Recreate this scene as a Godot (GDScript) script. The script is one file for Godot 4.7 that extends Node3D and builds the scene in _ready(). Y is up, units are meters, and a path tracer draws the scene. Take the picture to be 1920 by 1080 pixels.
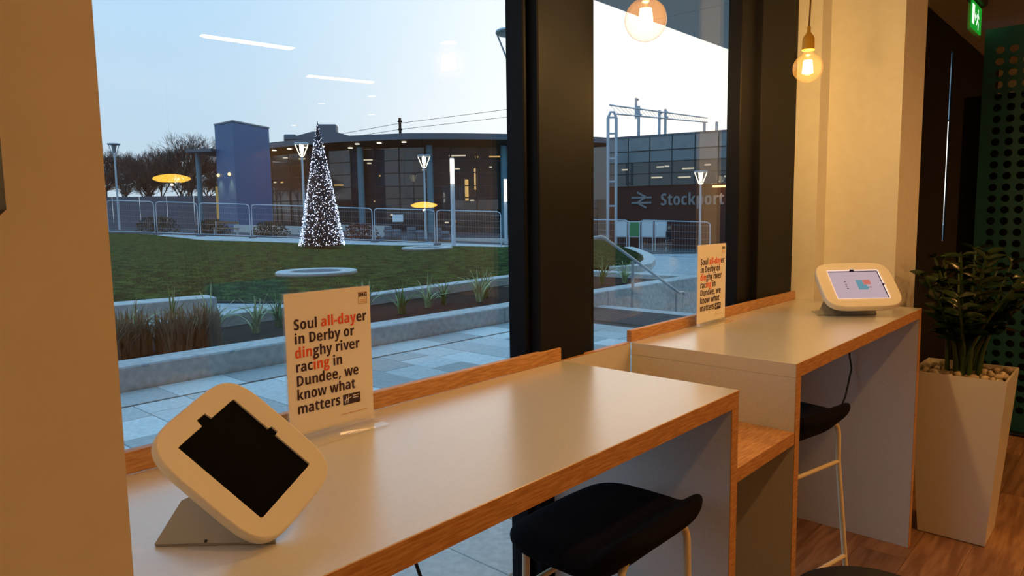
extends Node3D

# ---------------------------------------------------------------- mesh builder
class MB:
	var v := PackedVector3Array()
	var n := PackedVector3Array()
	var t := PackedVector2Array()
	var c := PackedColorArray()
	var ix := PackedInt32Array()
	var tint := Color.WHITE
	var tinted := false

	func tri(a: Vector3, b: Vector3, d: Vector3, na: Vector3, nb: Vector3, nd: Vector3) -> void:
		var k := v.size()
		v.append_array([a, b, d]); n.append_array([na, nb, nd])
		t.append_array([Vector2.ZERO, Vector2.ZERO, Vector2.ZERO]); c.append_array([tint, tint, tint])
		if (d - a).cross(b - a).dot(na + nb + nd) >= 0.0: ix.append_array([k, k + 1, k + 2])
		else: ix.append_array([k, k + 2, k + 1])

	func quad(a: Vector3, b: Vector3, d: Vector3, e: Vector3, out: Vector3) -> void:
		var nn := (d - a).cross(b - e)
		if nn.dot(out) < 0.0: nn = -nn
		nn = nn.normalized()
		tri(a, b, d, nn, nn, nn); tri(a, d, e, nn, nn, nn)

	func uv_quad(a: Vector3, b: Vector3, d: Vector3, e: Vector3, out: Vector3) -> void:
		quad(a, b, d, e, out)
		var k := t.size() - 6
		var uvs := [Vector2(0, 1), Vector2(1, 1), Vector2(1, 0), Vector2(0, 1), Vector2(1, 0), Vector2(0, 0)]
		for i in 6: t[k + i] = uvs[i]

	func box(xf: Transform3D, s: Vector3, bev := 0.0) -> void:
		var h := s * 0.5
		bev = minf(bev, minf(h.x, minf(h.y, h.z)) * 0.9)
		var q := h - Vector3.ONE * bev
		var ctr := xf.origin
		for ax in 3:
			for sg in [-1.0, 1.0]:
				var b1 := (ax + 1) % 3
				var b2 := (ax + 2) % 3
				var pts := []
				for w in [[-1, -1], [1, -1], [1, 1], [-1, 1]]:
					var p := Vector3.ZERO
					p[ax] = sg * h[ax]; p[b1] = w[0] * q[b1]; p[b2] = w[1] * q[b2]
					pts.append(xf * p)
				var o := Vector3.ZERO
				o[ax] = sg
				quad(pts[0], pts[1], pts[2], pts[3], xf.basis * o)
		if bev <= 0.0: return
		for ax in 3:
			var b1 := (ax + 1) % 3
			var b2 := (ax + 2) % 3
			for s1 in [-1.0, 1.0]:
				for s2 in [-1.0, 1.0]:
					var pts := []
					for w in [[0, -1], [0, 1], [1, 1], [1, -1]]:
						var p := Vector3.ZERO
						p[ax] = w[1] * q[ax]
						p[b1] = s1 * (h[b1] if w[0] == 0 else q[b1])
						p[b2] = s2 * (q[b2] if w[0] == 0 else h[b2])
						pts.append(xf * p)
					var o := Vector3.ZERO
					o[b1] = s1; o[b2] = s2
					quad(pts[0], pts[1], pts[2], pts[3], xf.basis * o)
		for sx in [-1.0, 1.0]:
			for sy in [-1.0, 1.0]:
				for sz in [-1.0, 1.0]:
					var o := (xf.basis * Vector3(sx, sy, sz)).normalized()
					tri(xf * Vector3(sx * h.x, sy * q.y, sz * q.z), xf * Vector3(sx * q.x, sy * h.y, sz * q.z), xf * Vector3(sx * q.x, sy * q.y, sz * h.z), o, o, o)

	func bb(x0: float, x1: float, y0: float, y1: float, z0: float, z1: float, bev := 0.0) -> void:
		box(Transform3D(Basis(), Vector3((x0 + x1) * 0.5, (y0 + y1) * 0.5, (z0 + z1) * 0.5)), Vector3(absf(x1 - x0), absf(y1 - y0), absf(z1 - z0)), bev)

	func bar(a: Vector3, b: Vector3, w: float, h: float, bev := 0.0) -> void:
		var z := (b - a).normalized()
		var up := Vector3.UP if absf(z.y) < 0.95 else Vector3.RIGHT
		var x := up.cross(z).normalized()
		box(Transform3D(Basis(x, z.cross(x), z), (a + b) * 0.5), Vector3(w, h, a.distance_to(b)), bev)

	func tube(pts: Array, r, sides := 8, caps := true) -> void:
		var m := pts.size()
		var x := Vector3.ZERO
		var rings := []
		var dirs := []
		for i in m:
			var d: Vector3 = (pts[mini(i + 1, m - 1)] - pts[maxi(i - 1, 0)]).normalized()
			if i == 0:
				x = d.cross(Vector3.UP if absf(d.y) < 0.9 else Vector3.RIGHT).normalized()
			else:
				x = (x - d * x.dot(d)).normalized()
			var y := d.cross(x)
			var ring := []
			for k in sides:
				var a := TAU * k / sides
				ring.append(x * cos(a) + y * sin(a))
			rings.append(ring); dirs.append(d)
		for i in m - 1:
			var r0: float = r[i] if r is Array else r
			var r1: float = r[i + 1] if r is Array else r
			for k in sides:
				var l := (k + 1) % sides
				var n00: Vector3 = rings[i][k]
				var n01: Vector3 = rings[i][l]
				var n10: Vector3 = rings[i + 1][k]
				var n11: Vector3 = rings[i + 1][l]
				var a: Vector3 = pts[i] + n00 * r0
				var b: Vector3 = pts[i] + n01 * r0
				var d2: Vector3 = pts[i + 1] + n11 * r1
				var e: Vector3 = pts[i + 1] + n10 * r1
				tri(a, b, d2, n00, n01, n11); tri(a, d2, e, n00, n11, n10)
		if caps:
			for i in [0, m - 1]:
				var rr: float = r[i] if r is Array else r
				var o: Vector3 = dirs[i] * (-1.0 if i == 0 else 1.0)
				for k in range(1, sides - 1):
					tri(pts[i] + rings[i][0] * rr, pts[i] + rings[i][k] * rr, pts[i] + rings[i][k + 1] * rr, o, o, o)

	func lathe(prof: Array, seg: int, xf := Transform3D()) -> void:
		var vs := PackedVector3Array()
		var ts := PackedInt32Array()
		for p in prof:
			for k in seg:
				var a := TAU * k / seg
				vs.append(xf * Vector3(p.x * cos(a), p.y, p.x * sin(a)))
		for i in prof.size() - 1:
			for k in seg:
				var l := (k + 1) % seg
				ts.append_array([i * seg + k, i * seg + l, (i + 1) * seg + l, i * seg + k, (i + 1) * seg + l, (i + 1) * seg + k])
		smooth(vs, ts)

	# closed, smoothly shaded surface; turned outward by its signed volume
	func smooth(vs: PackedVector3Array, ts: PackedInt32Array, cs := PackedColorArray()) -> void:
		var vol := 0.0
		var mid := Vector3.ZERO
		for p in vs: mid += p
		mid /= maxi(1, vs.size())
		for i in range(0, ts.size(), 3):
			vol += (vs[ts[i]] - mid).dot((vs[ts[i + 1]] - mid).cross(vs[ts[i + 2]] - mid))
		var nn := PackedVector3Array()
		nn.resize(vs.size())
		var k := v.size()
		for i in range(0, ts.size(), 3):
			var a := ts[i]
			var b := ts[i + 1]
			var d := ts[i + 2]
			if vol > 0.0:
				var w := b
				b = d; d = w
			var f := (vs[d] - vs[a]).cross(vs[b] - vs[a])
			nn[a] += f; nn[b] += f; nn[d] += f
			ix.append_array([k + a, k + b, k + d])
		for i in vs.size():
			v.append(vs[i]); n.append(nn[i].normalized() if nn[i].length() > 0.0 else Vector3.UP); t.append(Vector2.ZERO)
			c.append(cs[i] if cs.size() else tint)

	func ball(ctr: Vector3, rad: Vector3, seg := 12, rings := 8, basis := Basis()) -> void:
		var prof := []
		for i in rings + 1:
			var a := PI * i / rings
			prof.append(Vector2(maxf(sin(a), 0.0005), -cos(a)))
		lathe(prof, seg, Transform3D(basis * Basis.from_scale(rad), ctr))

	# polygon in the xy plane of xf, thickness along its z, from 0 to depth
	func prism(poly: PackedVector2Array, depth: float, xf: Transform3D) -> void:
		var ids := Geometry2D.triangulate_polygon(poly)
		var zn := xf.basis.z.normalized() * signf(depth)
		for i in range(0, ids.size(), 3):
			for far in [0, 1]:
				var o := zn * (1.0 if far == 1 else -1.0)
				var q := []
				for j in 3: q.append(xf * Vector3(poly[ids[i + j]].x, poly[ids[i + j]].y, depth * far))
				tri(q[0], q[1], q[2], o, o, o)
		var area := 0.0
		for i in poly.size(): area += poly[i].cross(poly[(i + 1) % poly.size()])
		for i in poly.size():
			var a := poly[i]
			var b := poly[(i + 1) % poly.size()]
			var e := (b - a).normalized()
			var o2 := Vector2(e.y, -e.x) * signf(area)
			quad(xf * Vector3(a.x, a.y, 0), xf * Vector3(b.x, b.y, 0), xf * Vector3(b.x, b.y, depth), xf * Vector3(a.x, a.y, depth), xf.basis * Vector3(o2.x, o2.y, 0))

	func commit(inv: Transform3D) -> ArrayMesh:
		var a := []
		a.resize(Mesh.ARRAY_MAX)
		var vv := PackedVector3Array()
		var nv := PackedVector3Array()
		vv.resize(v.size()); nv.resize(n.size())
		for i in v.size():
			vv[i] = inv * v[i]; nv[i] = (inv.basis * n[i]).normalized()
		a[Mesh.ARRAY_VERTEX] = vv; a[Mesh.ARRAY_NORMAL] = nv; a[Mesh.ARRAY_TEX_UV] = t; a[Mesh.ARRAY_INDEX] = ix
		if tinted: a[Mesh.ARRAY_COLOR] = c
		var m := ArrayMesh.new()
		m.add_surface_from_arrays(Mesh.PRIMITIVE_TRIANGLES, a)
		return m

# ---------------------------------------------------------------- scene helpers
var taken := {}
var M := {}
var rng := RandomNumberGenerator.new()
const EYE := 1.4715
const KS := 0.74184   # the square outside is laid out on axes turned 48 degrees from the window
const KC := 0.67057

func pl(u: float, d: float, y: float) -> Vector3:
	return Vector3(u * KC + d * KS, y, u * KS - d * KC)

func numbered(s: String) -> String:
	if not taken.has(s):
		taken[s] = 0
		return s
	taken[s] += 1
	return "%s_%03d" % [s, taken[s]]

func tag(o: Node3D, label: String, category: String, group := "") -> Node3D:
	o.set_meta("label", label); o.set_meta("category", category)
	if group != "": o.set_meta("group", group)
	return o

func structure(o: Node3D, label := "") -> Node3D:
	o.set_meta("kind", "structure")
	if label != "": o.set_meta("label", label)
	return o

func base(called: String, at := Vector3.ZERO, turn := 0.0) -> Node3D:
	var o := Node3D.new()
	o.name = numbered(called)
	add_child(o, true)
	o.position = at
	o.rotation.y = turn
	return o

func thing(called: String, label: String, category: String, at := Vector3.ZERO, group := "", turn := 0.0) -> Node3D:
	return tag(base(called, at, turn), label, category, group)

# commits a builder filled in world coordinates as one named mesh
func obj(called: String, mb: MB, m: Material, parent: Node3D = null) -> MeshInstance3D:
	var o := MeshInstance3D.new()
	if parent == null:
		o.name = numbered(called)
		add_child(o, true)
		var lo := Vector3.INF
		var hi := -Vector3.INF
		for p in mb.v:
			lo = lo.min(p); hi = hi.max(p)
		o.position = Vector3((lo.x + hi.x) * 0.5, lo.y, (lo.z + hi.z) * 0.5)
	else:
		o.name = called
		parent.add_child(o, true)
	o.mesh = mb.commit(o.global_transform.affine_inverse())
	o.material_override = m
	return o

func inst(called: String, mesh: Mesh, m: Material, parent: Node3D, world_xf: Transform3D) -> MeshInstance3D:
	var o := MeshInstance3D.new()
	o.name = called
	parent.add_child(o, true)
	o.mesh = mesh
	o.material_override = m
	o.global_transform = world_xf
	return o

func c8(r: int, g: int, b: int) -> Color:
	return Color8(r, g, b)

func mat(col: Color, rough := 0.6, metal := 0.0, spec := 0.5) -> StandardMaterial3D:
	var m := StandardMaterial3D.new()
	m.albedo_color = col; m.roughness = rough; m.metallic = metal; m.metallic_specular = spec
	return m

func glow(col: Color, power: float) -> StandardMaterial3D:
	var m := mat(col, 0.5)
	m.emission_enabled = true
	m.emission = col
	m.emission_energy_multiplier = power
	return m

# a tiling picture of noise between two colours; stretch > 1 draws grain along u
func grain_tex(a: Color, b: Color, size: int, freq: float, stretch := 1.0, sd := 1, oct := 4, contrast := 1.0) -> ImageTexture:
	var f := FastNoiseLite.new()
	f.seed = sd; f.frequency = freq; f.fractal_octaves = oct
	f.noise_type = FastNoiseLite.TYPE_SIMPLEX_SMOOTH
	var im := Image.create(size, size, false, Image.FORMAT_RGB8)
	for y in size:
		for x in size:
			var cx := TAU * x / size
			var rr := size / TAU / stretch
			# wrapped in x by walking round a circle, in y by blending the ends
			var k := float(y) / size
			var n0 := f.get_noise_3d(cos(cx) * rr, sin(cx) * rr, y)
			if k > 0.8: n0 = lerpf(n0, f.get_noise_3d(cos(cx) * rr, sin(cx) * rr, y - size), (k - 0.8) / 0.2)
			im.set_pixel(x, y, a.lerp(b, clampf(0.5 + n0 * contrast, 0.0, 1.0)))
	return ImageTexture.create_from_image(im)

func tri_mat(tex: Texture2D, scale: Vector3, rough: float, spec := 0.5, bump := 0.0) -> StandardMaterial3D:
	var m := mat(Color.WHITE, rough, 0.0, spec)
	m.albedo_texture = tex
	m.uv1_triplanar = true
	m.uv1_world_triplanar = true
	m.uv1_scale = scale
	if bump > 0.0:
		m.heightmap_enabled = true
		m.heightmap_texture = tex
		m.heightmap_scale = bump
	return m

func pane_mat(col: Color, alpha: float, spec := 0.5) -> StandardMaterial3D:
	var m := mat(Color(col.r, col.g, col.b, alpha), 0.0, 0.0, spec)
	m.transparency = BaseMaterial3D.TRANSPARENCY_ALPHA
	return m

func materials() -> void:
	M.plaster = tri_mat(grain_tex(c8(229, 225, 217), c8(233, 230, 223), 256, 0.05, 1.0, 3), Vector3.ONE * 1.2, 0.85, 0.3, 0.03)
	M.ceiling = tri_mat(grain_tex(c8(205, 202, 196), c8(214, 211, 205), 128, 0.06, 1.0, 4), Vector3.ONE * 0.8, 0.9, 0.2)
	M.laminate = tri_mat(grain_tex(c8(210, 210, 209), c8(214, 214, 213), 256, 0.18, 1.0, 5, 3), Vector3.ONE * 2.0, 0.28, 0.5)
	M.laminate.clearcoat_enabled = true
	M.laminate.clearcoat = 1.0
	M.laminate.clearcoat_roughness = 0.26
	M.laminate_side = tri_mat(grain_tex(c8(206, 207, 208), c8(213, 214, 214), 256, 0.18, 1.0, 6, 3), Vector3.ONE * 2.0, 0.5, 0.4)
	M.oak = tri_mat(grain_tex(c8(176, 124, 76), c8(206, 158, 106), 256, 0.16, 7.0, 8, 4, 1.3), Vector3(3.2, 5.2, 3.2), 0.42, 0.4, 0.02)
	M.frame = mat(c8(24, 26, 34), 0.45, 0.0, 0.25)
	M.frame_dark = mat(c8(24, 23, 27), 0.5, 0.0, 0.25)
	M.pane = pane_mat(c8(40, 60, 70), 0.06, 0.5)
	M.black_gloss = mat(c8(6, 6, 8), 0.03, 0.0, 0.3)
	M.black = mat(c8(14, 13, 17), 0.5)
	M.shell = mat(c8(222, 219, 212), 0.38, 0.0, 0.45)
	M.bracket = mat(c8(168, 170, 172), 0.45, 0.3)
	M.steel = mat(c8(170, 178, 184), 0.35, 0.7)
	M.galv = mat(c8(178, 188, 198), 0.5, 0.3)
	M.paper = mat(c8(238, 232, 226), 0.65, 0.0, 0.3)
	M.ink = mat(c8(52, 22, 46), 0.6)
	M.orange_ink = mat(c8(228, 84, 40), 0.6)
	M.faint_ink = mat(c8(206, 150, 110), 0.6)
	M.acrylic = pane_mat(c8(230, 235, 235), 0.12, 0.5)
	M.cloth = tri_mat(grain_tex(c8(18, 18, 24), c8(30, 29, 38), 128, 0.3, 1.0, 9, 2), Vector3.ONE * 9.0, 0.95, 0.2, 0.05)
	M.charcoal = tri_mat(grain_tex(c8(46, 46, 48), c8(62, 61, 62), 128, 0.3, 1.0, 10, 2), Vector3.ONE * 9.0, 0.95, 0.2, 0.05)
	M.cream_metal = mat(c8(228, 214, 180), 0.4)
	M.gold = mat(c8(196, 150, 40), 0.55, 0.0, 0.4)
	M.cord = mat(c8(120, 84, 40), 0.8)
	M.bulb_glass = pane_mat(c8(255, 214, 140), 0.006, 0.5)
	M.planter = mat(c8(222, 214, 200), 0.22, 0.0, 0.5)
	M.pebble = [mat(c8(190, 168, 140), 0.6), mat(c8(160, 138, 112), 0.6), mat(c8(206, 190, 166), 0.6), mat(c8(140, 124, 106), 0.6)]
	M.leaf = mat(c8(27, 46, 20), 0.22, 0.0, 0.5)
	M.stem = mat(c8(52, 74, 34), 0.4)
	M.core = mat(c8(34, 34, 38), 0.9)  # for the dark backing added behind the perforated screen
	M.teal = mat(c8(16, 82, 88), 0.5)
	M.soil = tri_mat(grain_tex(c8(28, 22, 21), c8(62, 50, 45), 256, 0.12, 1.0, 12, 4, 1.6), Vector3.ONE * 1.5, 0.95, 0.2, 1.0)
	M.concrete = tri_mat(grain_tex(c8(178, 180, 180), c8(202, 204, 203), 256, 0.06, 1.0, 13, 5, 1.4), Vector3.ONE * 0.7, 0.8, 0.3, 0.1)
	M.concrete_top = M.concrete
	M.plaza = tri_mat(grain_tex(c8(158, 162, 164), c8(184, 187, 188), 256, 0.05, 1.0, 15, 5, 1.4), Vector3.ONE * 0.25, 0.8, 0.3)
	var grass := tri_mat(grain_tex(c8(14, 36, 12), c8(58, 84, 36), 512, 0.035, 1.0, 16, 6, 2.2), Vector3.ONE * 0.16, 0.95, 0.15, 4.0)
	M.grass = grass
	M.blade = mat(c8(40, 66, 28), 0.9)
	M.blade_dry = mat(c8(70, 84, 42), 0.9)
	M.asphalt = tri_mat(grain_tex(c8(62, 66, 72), c8(82, 86, 92), 256, 0.08, 1.0, 44, 4), Vector3.ONE * 0.4, 0.9, 0.25)
	M.tactile = tri_mat(grain_tex(c8(78, 84, 90), c8(98, 104, 108), 128, 0.2, 1.0, 17, 3), Vector3.ONE * 1.0, 0.8, 0.3)
	M.pavers = []
	for k in 5:
		var s := 0.86 + 0.07 * k
		M.pavers.append(tri_mat(grain_tex(Color(0.72 * s, 0.74 * s, 0.74 * s), Color(0.80 * s, 0.82 * s, 0.82 * s), 128, 0.12, 1.0, 20 + k, 4), Vector3.ONE * 1.3, 0.7, 0.35, 0.06))
	M.joint = mat(c8(44, 46, 48), 0.9)
	M.planks = []
	for k in 5:
		var s := 0.88 + 0.045 * k
		M.planks.append(tri_mat(grain_tex(Color(0.50 * s, 0.36 * s, 0.26 * s), Color(0.64 * s, 0.49 * s, 0.37 * s), 256, 0.07, 6.0, 30 + k, 5, 1.5), Vector3(0.9, 1.5, 1.5), 0.45, 0.4))
	M.strap_leaf = mat(c8(118, 146, 88), 0.6)
	M.strap_leaf_pale = mat(c8(186, 198, 152), 0.6)
	M.dry_grass = mat(c8(150, 126, 98), 0.9)
	M.bark = mat(c8(74, 62, 60), 0.9)
	M.fir = mat(c8(24, 46, 66), 0.8)
	M.fairy = glow(Color(0.86, 0.9, 1.0), 2.2)
	M.tower = tri_mat(grain_tex(c8(56, 96, 136), c8(64, 104, 146), 128, 0.05, 1.0, 40), Vector3.ONE * 0.3, 0.5, 0.4)
	M.roof = mat(c8(88, 96, 108), 0.5, 0.2)
	M.soffit_dark = mat(c8(58, 50, 50), 0.8)
	M.mullion = mat(c8(34, 36, 44), 0.5)
	M.station_glass = pane_mat(c8(14, 46, 60), 0.5, 0.55)
	M.teal_column = mat(c8(84, 126, 142), 0.5)
	M.inside_wall = mat(c8(132, 124, 116), 0.9)
	M.pale_blue = mat(c8(150, 196, 220), 0.7)
	M.inside_warm = mat(c8(122, 92, 62), 0.9)
	M.cladding = tri_mat(grain_tex(c8(126, 130, 134), c8(140, 143, 146), 128, 0.05, 1.0, 41), Vector3.ONE * 0.3, 0.5, 0.4)
	M.frosted = mat(c8(112, 122, 128), 0.3, 0.0, 0.5)
	M.brick = tri_mat(grain_tex(c8(72, 46, 44), c8(94, 60, 54), 256, 0.15, 2.0, 42, 4, 1.4), Vector3.ONE * 0.5, 0.85, 0.25)
	M.letter = mat(c8(128, 126, 128), 0.5, 0.0)
	M.lamp_on = glow(Color(1.0, 0.95, 0.82), 3.0)
	M.lamp_warm = glow(Color(1.0, 0.82, 0.5), 3.0)
	M.downlight = glow(Color(1.0, 0.86, 0.66), 14.0)
	M.strip_light = glow(Color(1.0, 0.93, 0.82), 26.0)
	M.hoarding = mat(c8(84, 90, 104), 0.8)
	M.shrub = mat(c8(62, 58, 40), 0.9)
	M.shrub_red = mat(c8(92, 44, 40), 0.9)
	M.stone = tri_mat(grain_tex(c8(84, 92, 104), c8(110, 118, 128), 128, 0.1, 1.0, 43), Vector3.ONE, 0.85, 0.3)
	M.white_sheet = mat(c8(205, 212, 218), 0.6)
	M.green_sheet = mat(c8(70, 130, 84), 0.6)
	M.person = mat(Color.WHITE, 0.9)
	M.person.vertex_color_use_as_albedo = true
	M.wood_bench = mat(c8(120, 92, 66), 0.7)
	M.canopy_panel = mat(c8(218, 214, 210), 0.6)
	M.dome = glow(Color(1.0, 0.74, 0.26), 16.0)

# ---------------------------------------------------------------- start
func _ready() -> void:
	rng.seed = 7
	camera_sky_light()
	materials()
	room()
	windows()
	outside_ground()
	counters()
	signs()
	tablets()
	stools()
	pendants()
	right_side()
	ceiling_fittings()
	outside_near()
	outside_far()

func camera_sky_light() -> void:
	var cam := Camera3D.new()
	cam.name = "camera"
	add_child(cam)
	cam.fov = 44.4231
	cam.near = 0.05
	cam.far = 400.0
	cam.transform = Transform3D(Basis(Vector3(0.6695, -0.0127, 0.7427), Vector3(0.0867, 0.9944, -0.0611), Vector3(-0.7377, 0.1052, 0.6669)).orthonormalized(), Vector3(0, EYE, 0))
	cam.current = true
	var e := Environment.new()
	var sky := Sky.new()
	var sm := ProceduralSkyMaterial.new()
	sm.sky_top_color = Color(0.68, 1.06, 1.32)  # zenith is out of view, set brighter and bluer to light the paving
	sm.sky_horizon_color = Color(0.83, 0.92, 0.98)
	sm.sky_curve = 0.7
	sm.ground_bottom_color = Color(0.3, 0.32, 0.34)
	sm.ground_horizon_color = Color(0.6, 0.63, 0.66)
	sm.sun_angle_max = 48.0
	sm.sun_curve = 0.85
	sky.sky_material = sm
	e.background_mode = Environment.BG_SKY
	e.sky = sky
	e.tonemap_mode = Environment.TONE_MAPPER_LINEAR
	e.tonemap_exposure = 1.0
	e.sdfgi_enabled = true
	e.ssao_enabled = true
	e.ssil_enabled = true
	var w := WorldEnvironment.new()
	w.name = "world_environment"
	w.environment = e
	add_child(w)
	# the sun has just set behind the station: only its glow in the sky is left
	var sun := DirectionalLight3D.new()
	sun.name = "set_sun"
	add_child(sun)
	var az := deg_to_rad(70.0)
	var el := deg_to_rad(7.0)
	var to_sun := Vector3(sin(az) * cos(el), sin(el), -cos(az) * cos(el))
	sun.look_at_from_position(Vector3.ZERO, -to_sun)
	sun.light_color = Color(1.0, 0.985, 0.95)
	sun.light_energy = 1.6
	sun.sky_mode = DirectionalLight3D.SKY_MODE_SKY_ONLY
	sun.shadow_enabled = true

# ---------------------------------------------------------------- room shell
const CEIL := 2.9
const GLASS := -1.32
func room() -> void:
	var b := MB.new()
	# floor of planks over a dark screed
	var fl := base("floor", Vector3(3, 0, 3))
	structure(fl, "brown timber-look plank floor of the lobby")
	b.bb(-3, 9, -0.25, -0.008, -1.36, 8.2)
	obj("screed", b, M.joint, fl)
	var w := 0.19
	var z := -1.25
	var row := 0
	var lens := [1.1, 1.35, 0.85]
	var shared := {}
	while z < 0.75:
		var x := 1.5 - 0.37 * (row % 4)
		while x < 6.6:
			var li := rng.randi() % 3
			var l: float = lens[li]
			if not shared.has(li):
				var pb := MB.new()
				pb.box(Transform3D(), Vector3(l - 0.0012, 0.012, w - 0.0012), 0.0008)
				shared[li] = pb.commit(Transform3D())
			inst("plank", shared[li], M.planks[rng.randi() % 5], fl, Transform3D(Basis(), Vector3(x + l * 0.5, -0.006, z + w * 0.5)))
			x += l
		z += w
		row += 1
	b = MB.new()
	b.bb(-3, 1.1, -0.012, -0.001, -1.25, 8.1)
	b.bb(1.1, 9, -0.012, -0.001, 0.76, 8.1)
	b.bb(6.9, 9, -0.012, -0.001, -1.25, 0.76)
	obj("plank_field", b, M.planks[2], fl).set_meta("kind", "stuff")
	b = MB.new()
	b.bb(-3, 9, CEIL, CEIL + 0.25, -1.6, 8.2)
	structure(obj("ceiling", b, M.ceiling), "off-white plaster ceiling of the lobby")
	b = MB.new()
	b.bb(-3, 0.198, 0, CEIL, -1.36, -0.6)
	structure(obj("wall_left", b, M.plaster), "plain pale wall at the left edge, lit orange")
	b = MB.new()
	b.bb(3.362, 3.9, 0, CEIL, -1.36, -1.145)
	b.bb(3.48, 3.855, 0, CEIL, -1.145, -0.837)
	structure(obj("wall_right", b, M.plaster), "stepped pale pillar behind the far counter")
	b = MB.new()
	b.bb(-3, 9, 0, CEIL, 8.0, 8.2)
	structure(obj("wall_back", b, M.plaster), "plain wall at the back of the lobby")
	b = MB.new()
	b.bb(-3.2, -3, 0, CEIL, -1.36, 8.2)
	structure(obj("wall_side", b, M.plaster), "plain side wall of the lobby")
	b = MB.new()
	b.bb(9, 9.2, 0, CEIL, -1.36, 8.2)
	structure(obj("wall_end", b, M.plaster), "plain end wall of the lobby")
	# television on the left wall
	var tv := thing("television", "black flat panel hung on the left wall, only its lower corner in view", "television", Vector3(-0.4, 1.47, -0.6))
	b = MB.new()
	b.bb(-0.95, 0.12, 1.472, 2.1, -0.585, -0.535, 0.006)
	obj("casing", b, M.black, tv)
	b = MB.new()
	b.bb(-0.93, 0.105, 1.49, 2.085, -0.5345, -0.5335)
	obj("panel", b, M.black_gloss, tv)
	b = MB.new()
	b.bb(-0.6, -0.2, 1.6, 1.9, -0.6, -0.584)
	obj("wall_bracket", b, M.black, tv)

func windows() -> void:
	var b: MB
	var spans := [[0.198, 1.461], [1.785, 2.82]]
	var labels := ["tall floor-to-ceiling window pane looking on the lawn", "narrow tall window pane looking on the stairs"]
	for k in 2:
		var w := base("window_%d" % (k + 1), Vector3((spans[k][0] + spans[k][1]) * 0.5, 0, GLASS))
		structure(w, labels[k])
		b = MB.new()
		b.bb(spans[k][0] - 0.01, spans[k][1] + 0.01, 0.06, CEIL - 0.05, GLASS - 0.004, GLASS + 0.004)
		obj("pane", b, M.pane, w)
		b = MB.new()
		b.bb(spans[k][0], spans[k][1], 0.0, 0.07, -1.37, -1.27, 0.003)
		obj("sill_rail", b, M.frame, w)
		b = MB.new()
		b.bb(spans[k][0], spans[k][1], CEIL - 0.07, CEIL, -1.37, -1.27, 0.003)
		obj("head_rail", b, M.frame, w)
	var post := base("trim_1", Vector3(1.59, 0, -1.3))
	structure(post, "dark grey metal mullion between the two windows")
	b = MB.new()
	b.bb(1.461, 1.48, 0, CEIL, -1.335, -1.27, 0.003)
	obj("frame", b, M.frame, post)
	b = MB.new()
	b.bb(1.481, 1.69, 0, CEIL, -1.335, -1.236, 0.004)
	obj("post", b, M.frame, post)
	b = MB.new()
	b.bb(1.692, 1.785, 0, CEIL, -1.335, -1.27, 0.003)
	obj("frame", b, M.frame, post)
	var jamb := base("trim_2", Vector3(3.0, 0, -1.3))
	structure(jamb, "wide dark panel between the narrow window and the pale pillar")
	b = MB.new()
	b.bb(2.82, 2.96, 0, CEIL, -1.335, -1.275, 0.003)
	obj("frame", b, M.frame_dark, jamb)
	b = MB.new()
	b.bb(2.964, 3.36, 0, CEIL, -1.37, -1.25, 0.003)
	obj("cover_panel", b, M.frame_dark, jamb)

# ---------------------------------------------------------------- counters
const CF := -0.697
const CB := -1.229
const CH := 1.05
func counter(at_x0: float, at_x1: float, label: String, left_panel: bool) -> void:
	var t := thing("counter", label, "counter", Vector3((at_x0 + at_x1) * 0.5, 0, (CF + CB) * 0.5))
	var b := MB.new()
	b.bb(at_x0, at_x1, CH - 0.04, CH, CB, CF - 0.002, 0.0008)
	obj("countertop", b, M.laminate, t)
	b = MB.new()
	b.bb(at_x0, at_x1, CH - 0.04, CH - 0.0006, CF - 0.002, CF, 0.0004)
	obj("front_edge", b, M.oak, t)
	for k in 2:
		if k == 0 and not left_panel: continue
		var x0 := at_x0 if k == 0 else at_x1 - 0.035
		b = MB.new()
		b.bb(x0, x0 + 0.035, 0.0, CH - 0.0405, CB, CF - 0.002, 0.0008)
		var pn := obj("side_panel", b, M.laminate_side, t)
		b = MB.new()
		b.bb(x0 + 0.0003, x0 + 0.0347, 0.001, CH - 0.0405, CF - 0.002, CF, 0.0004)
		obj("edge_band", b, M.oak, pn)
	b = MB.new()
	b.bb(at_x0, at_x1, CH, CH + 0.038, CB - 0.018, CB + 0.0005, 0.001)
	obj("upstand", b, M.oak, t)

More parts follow.
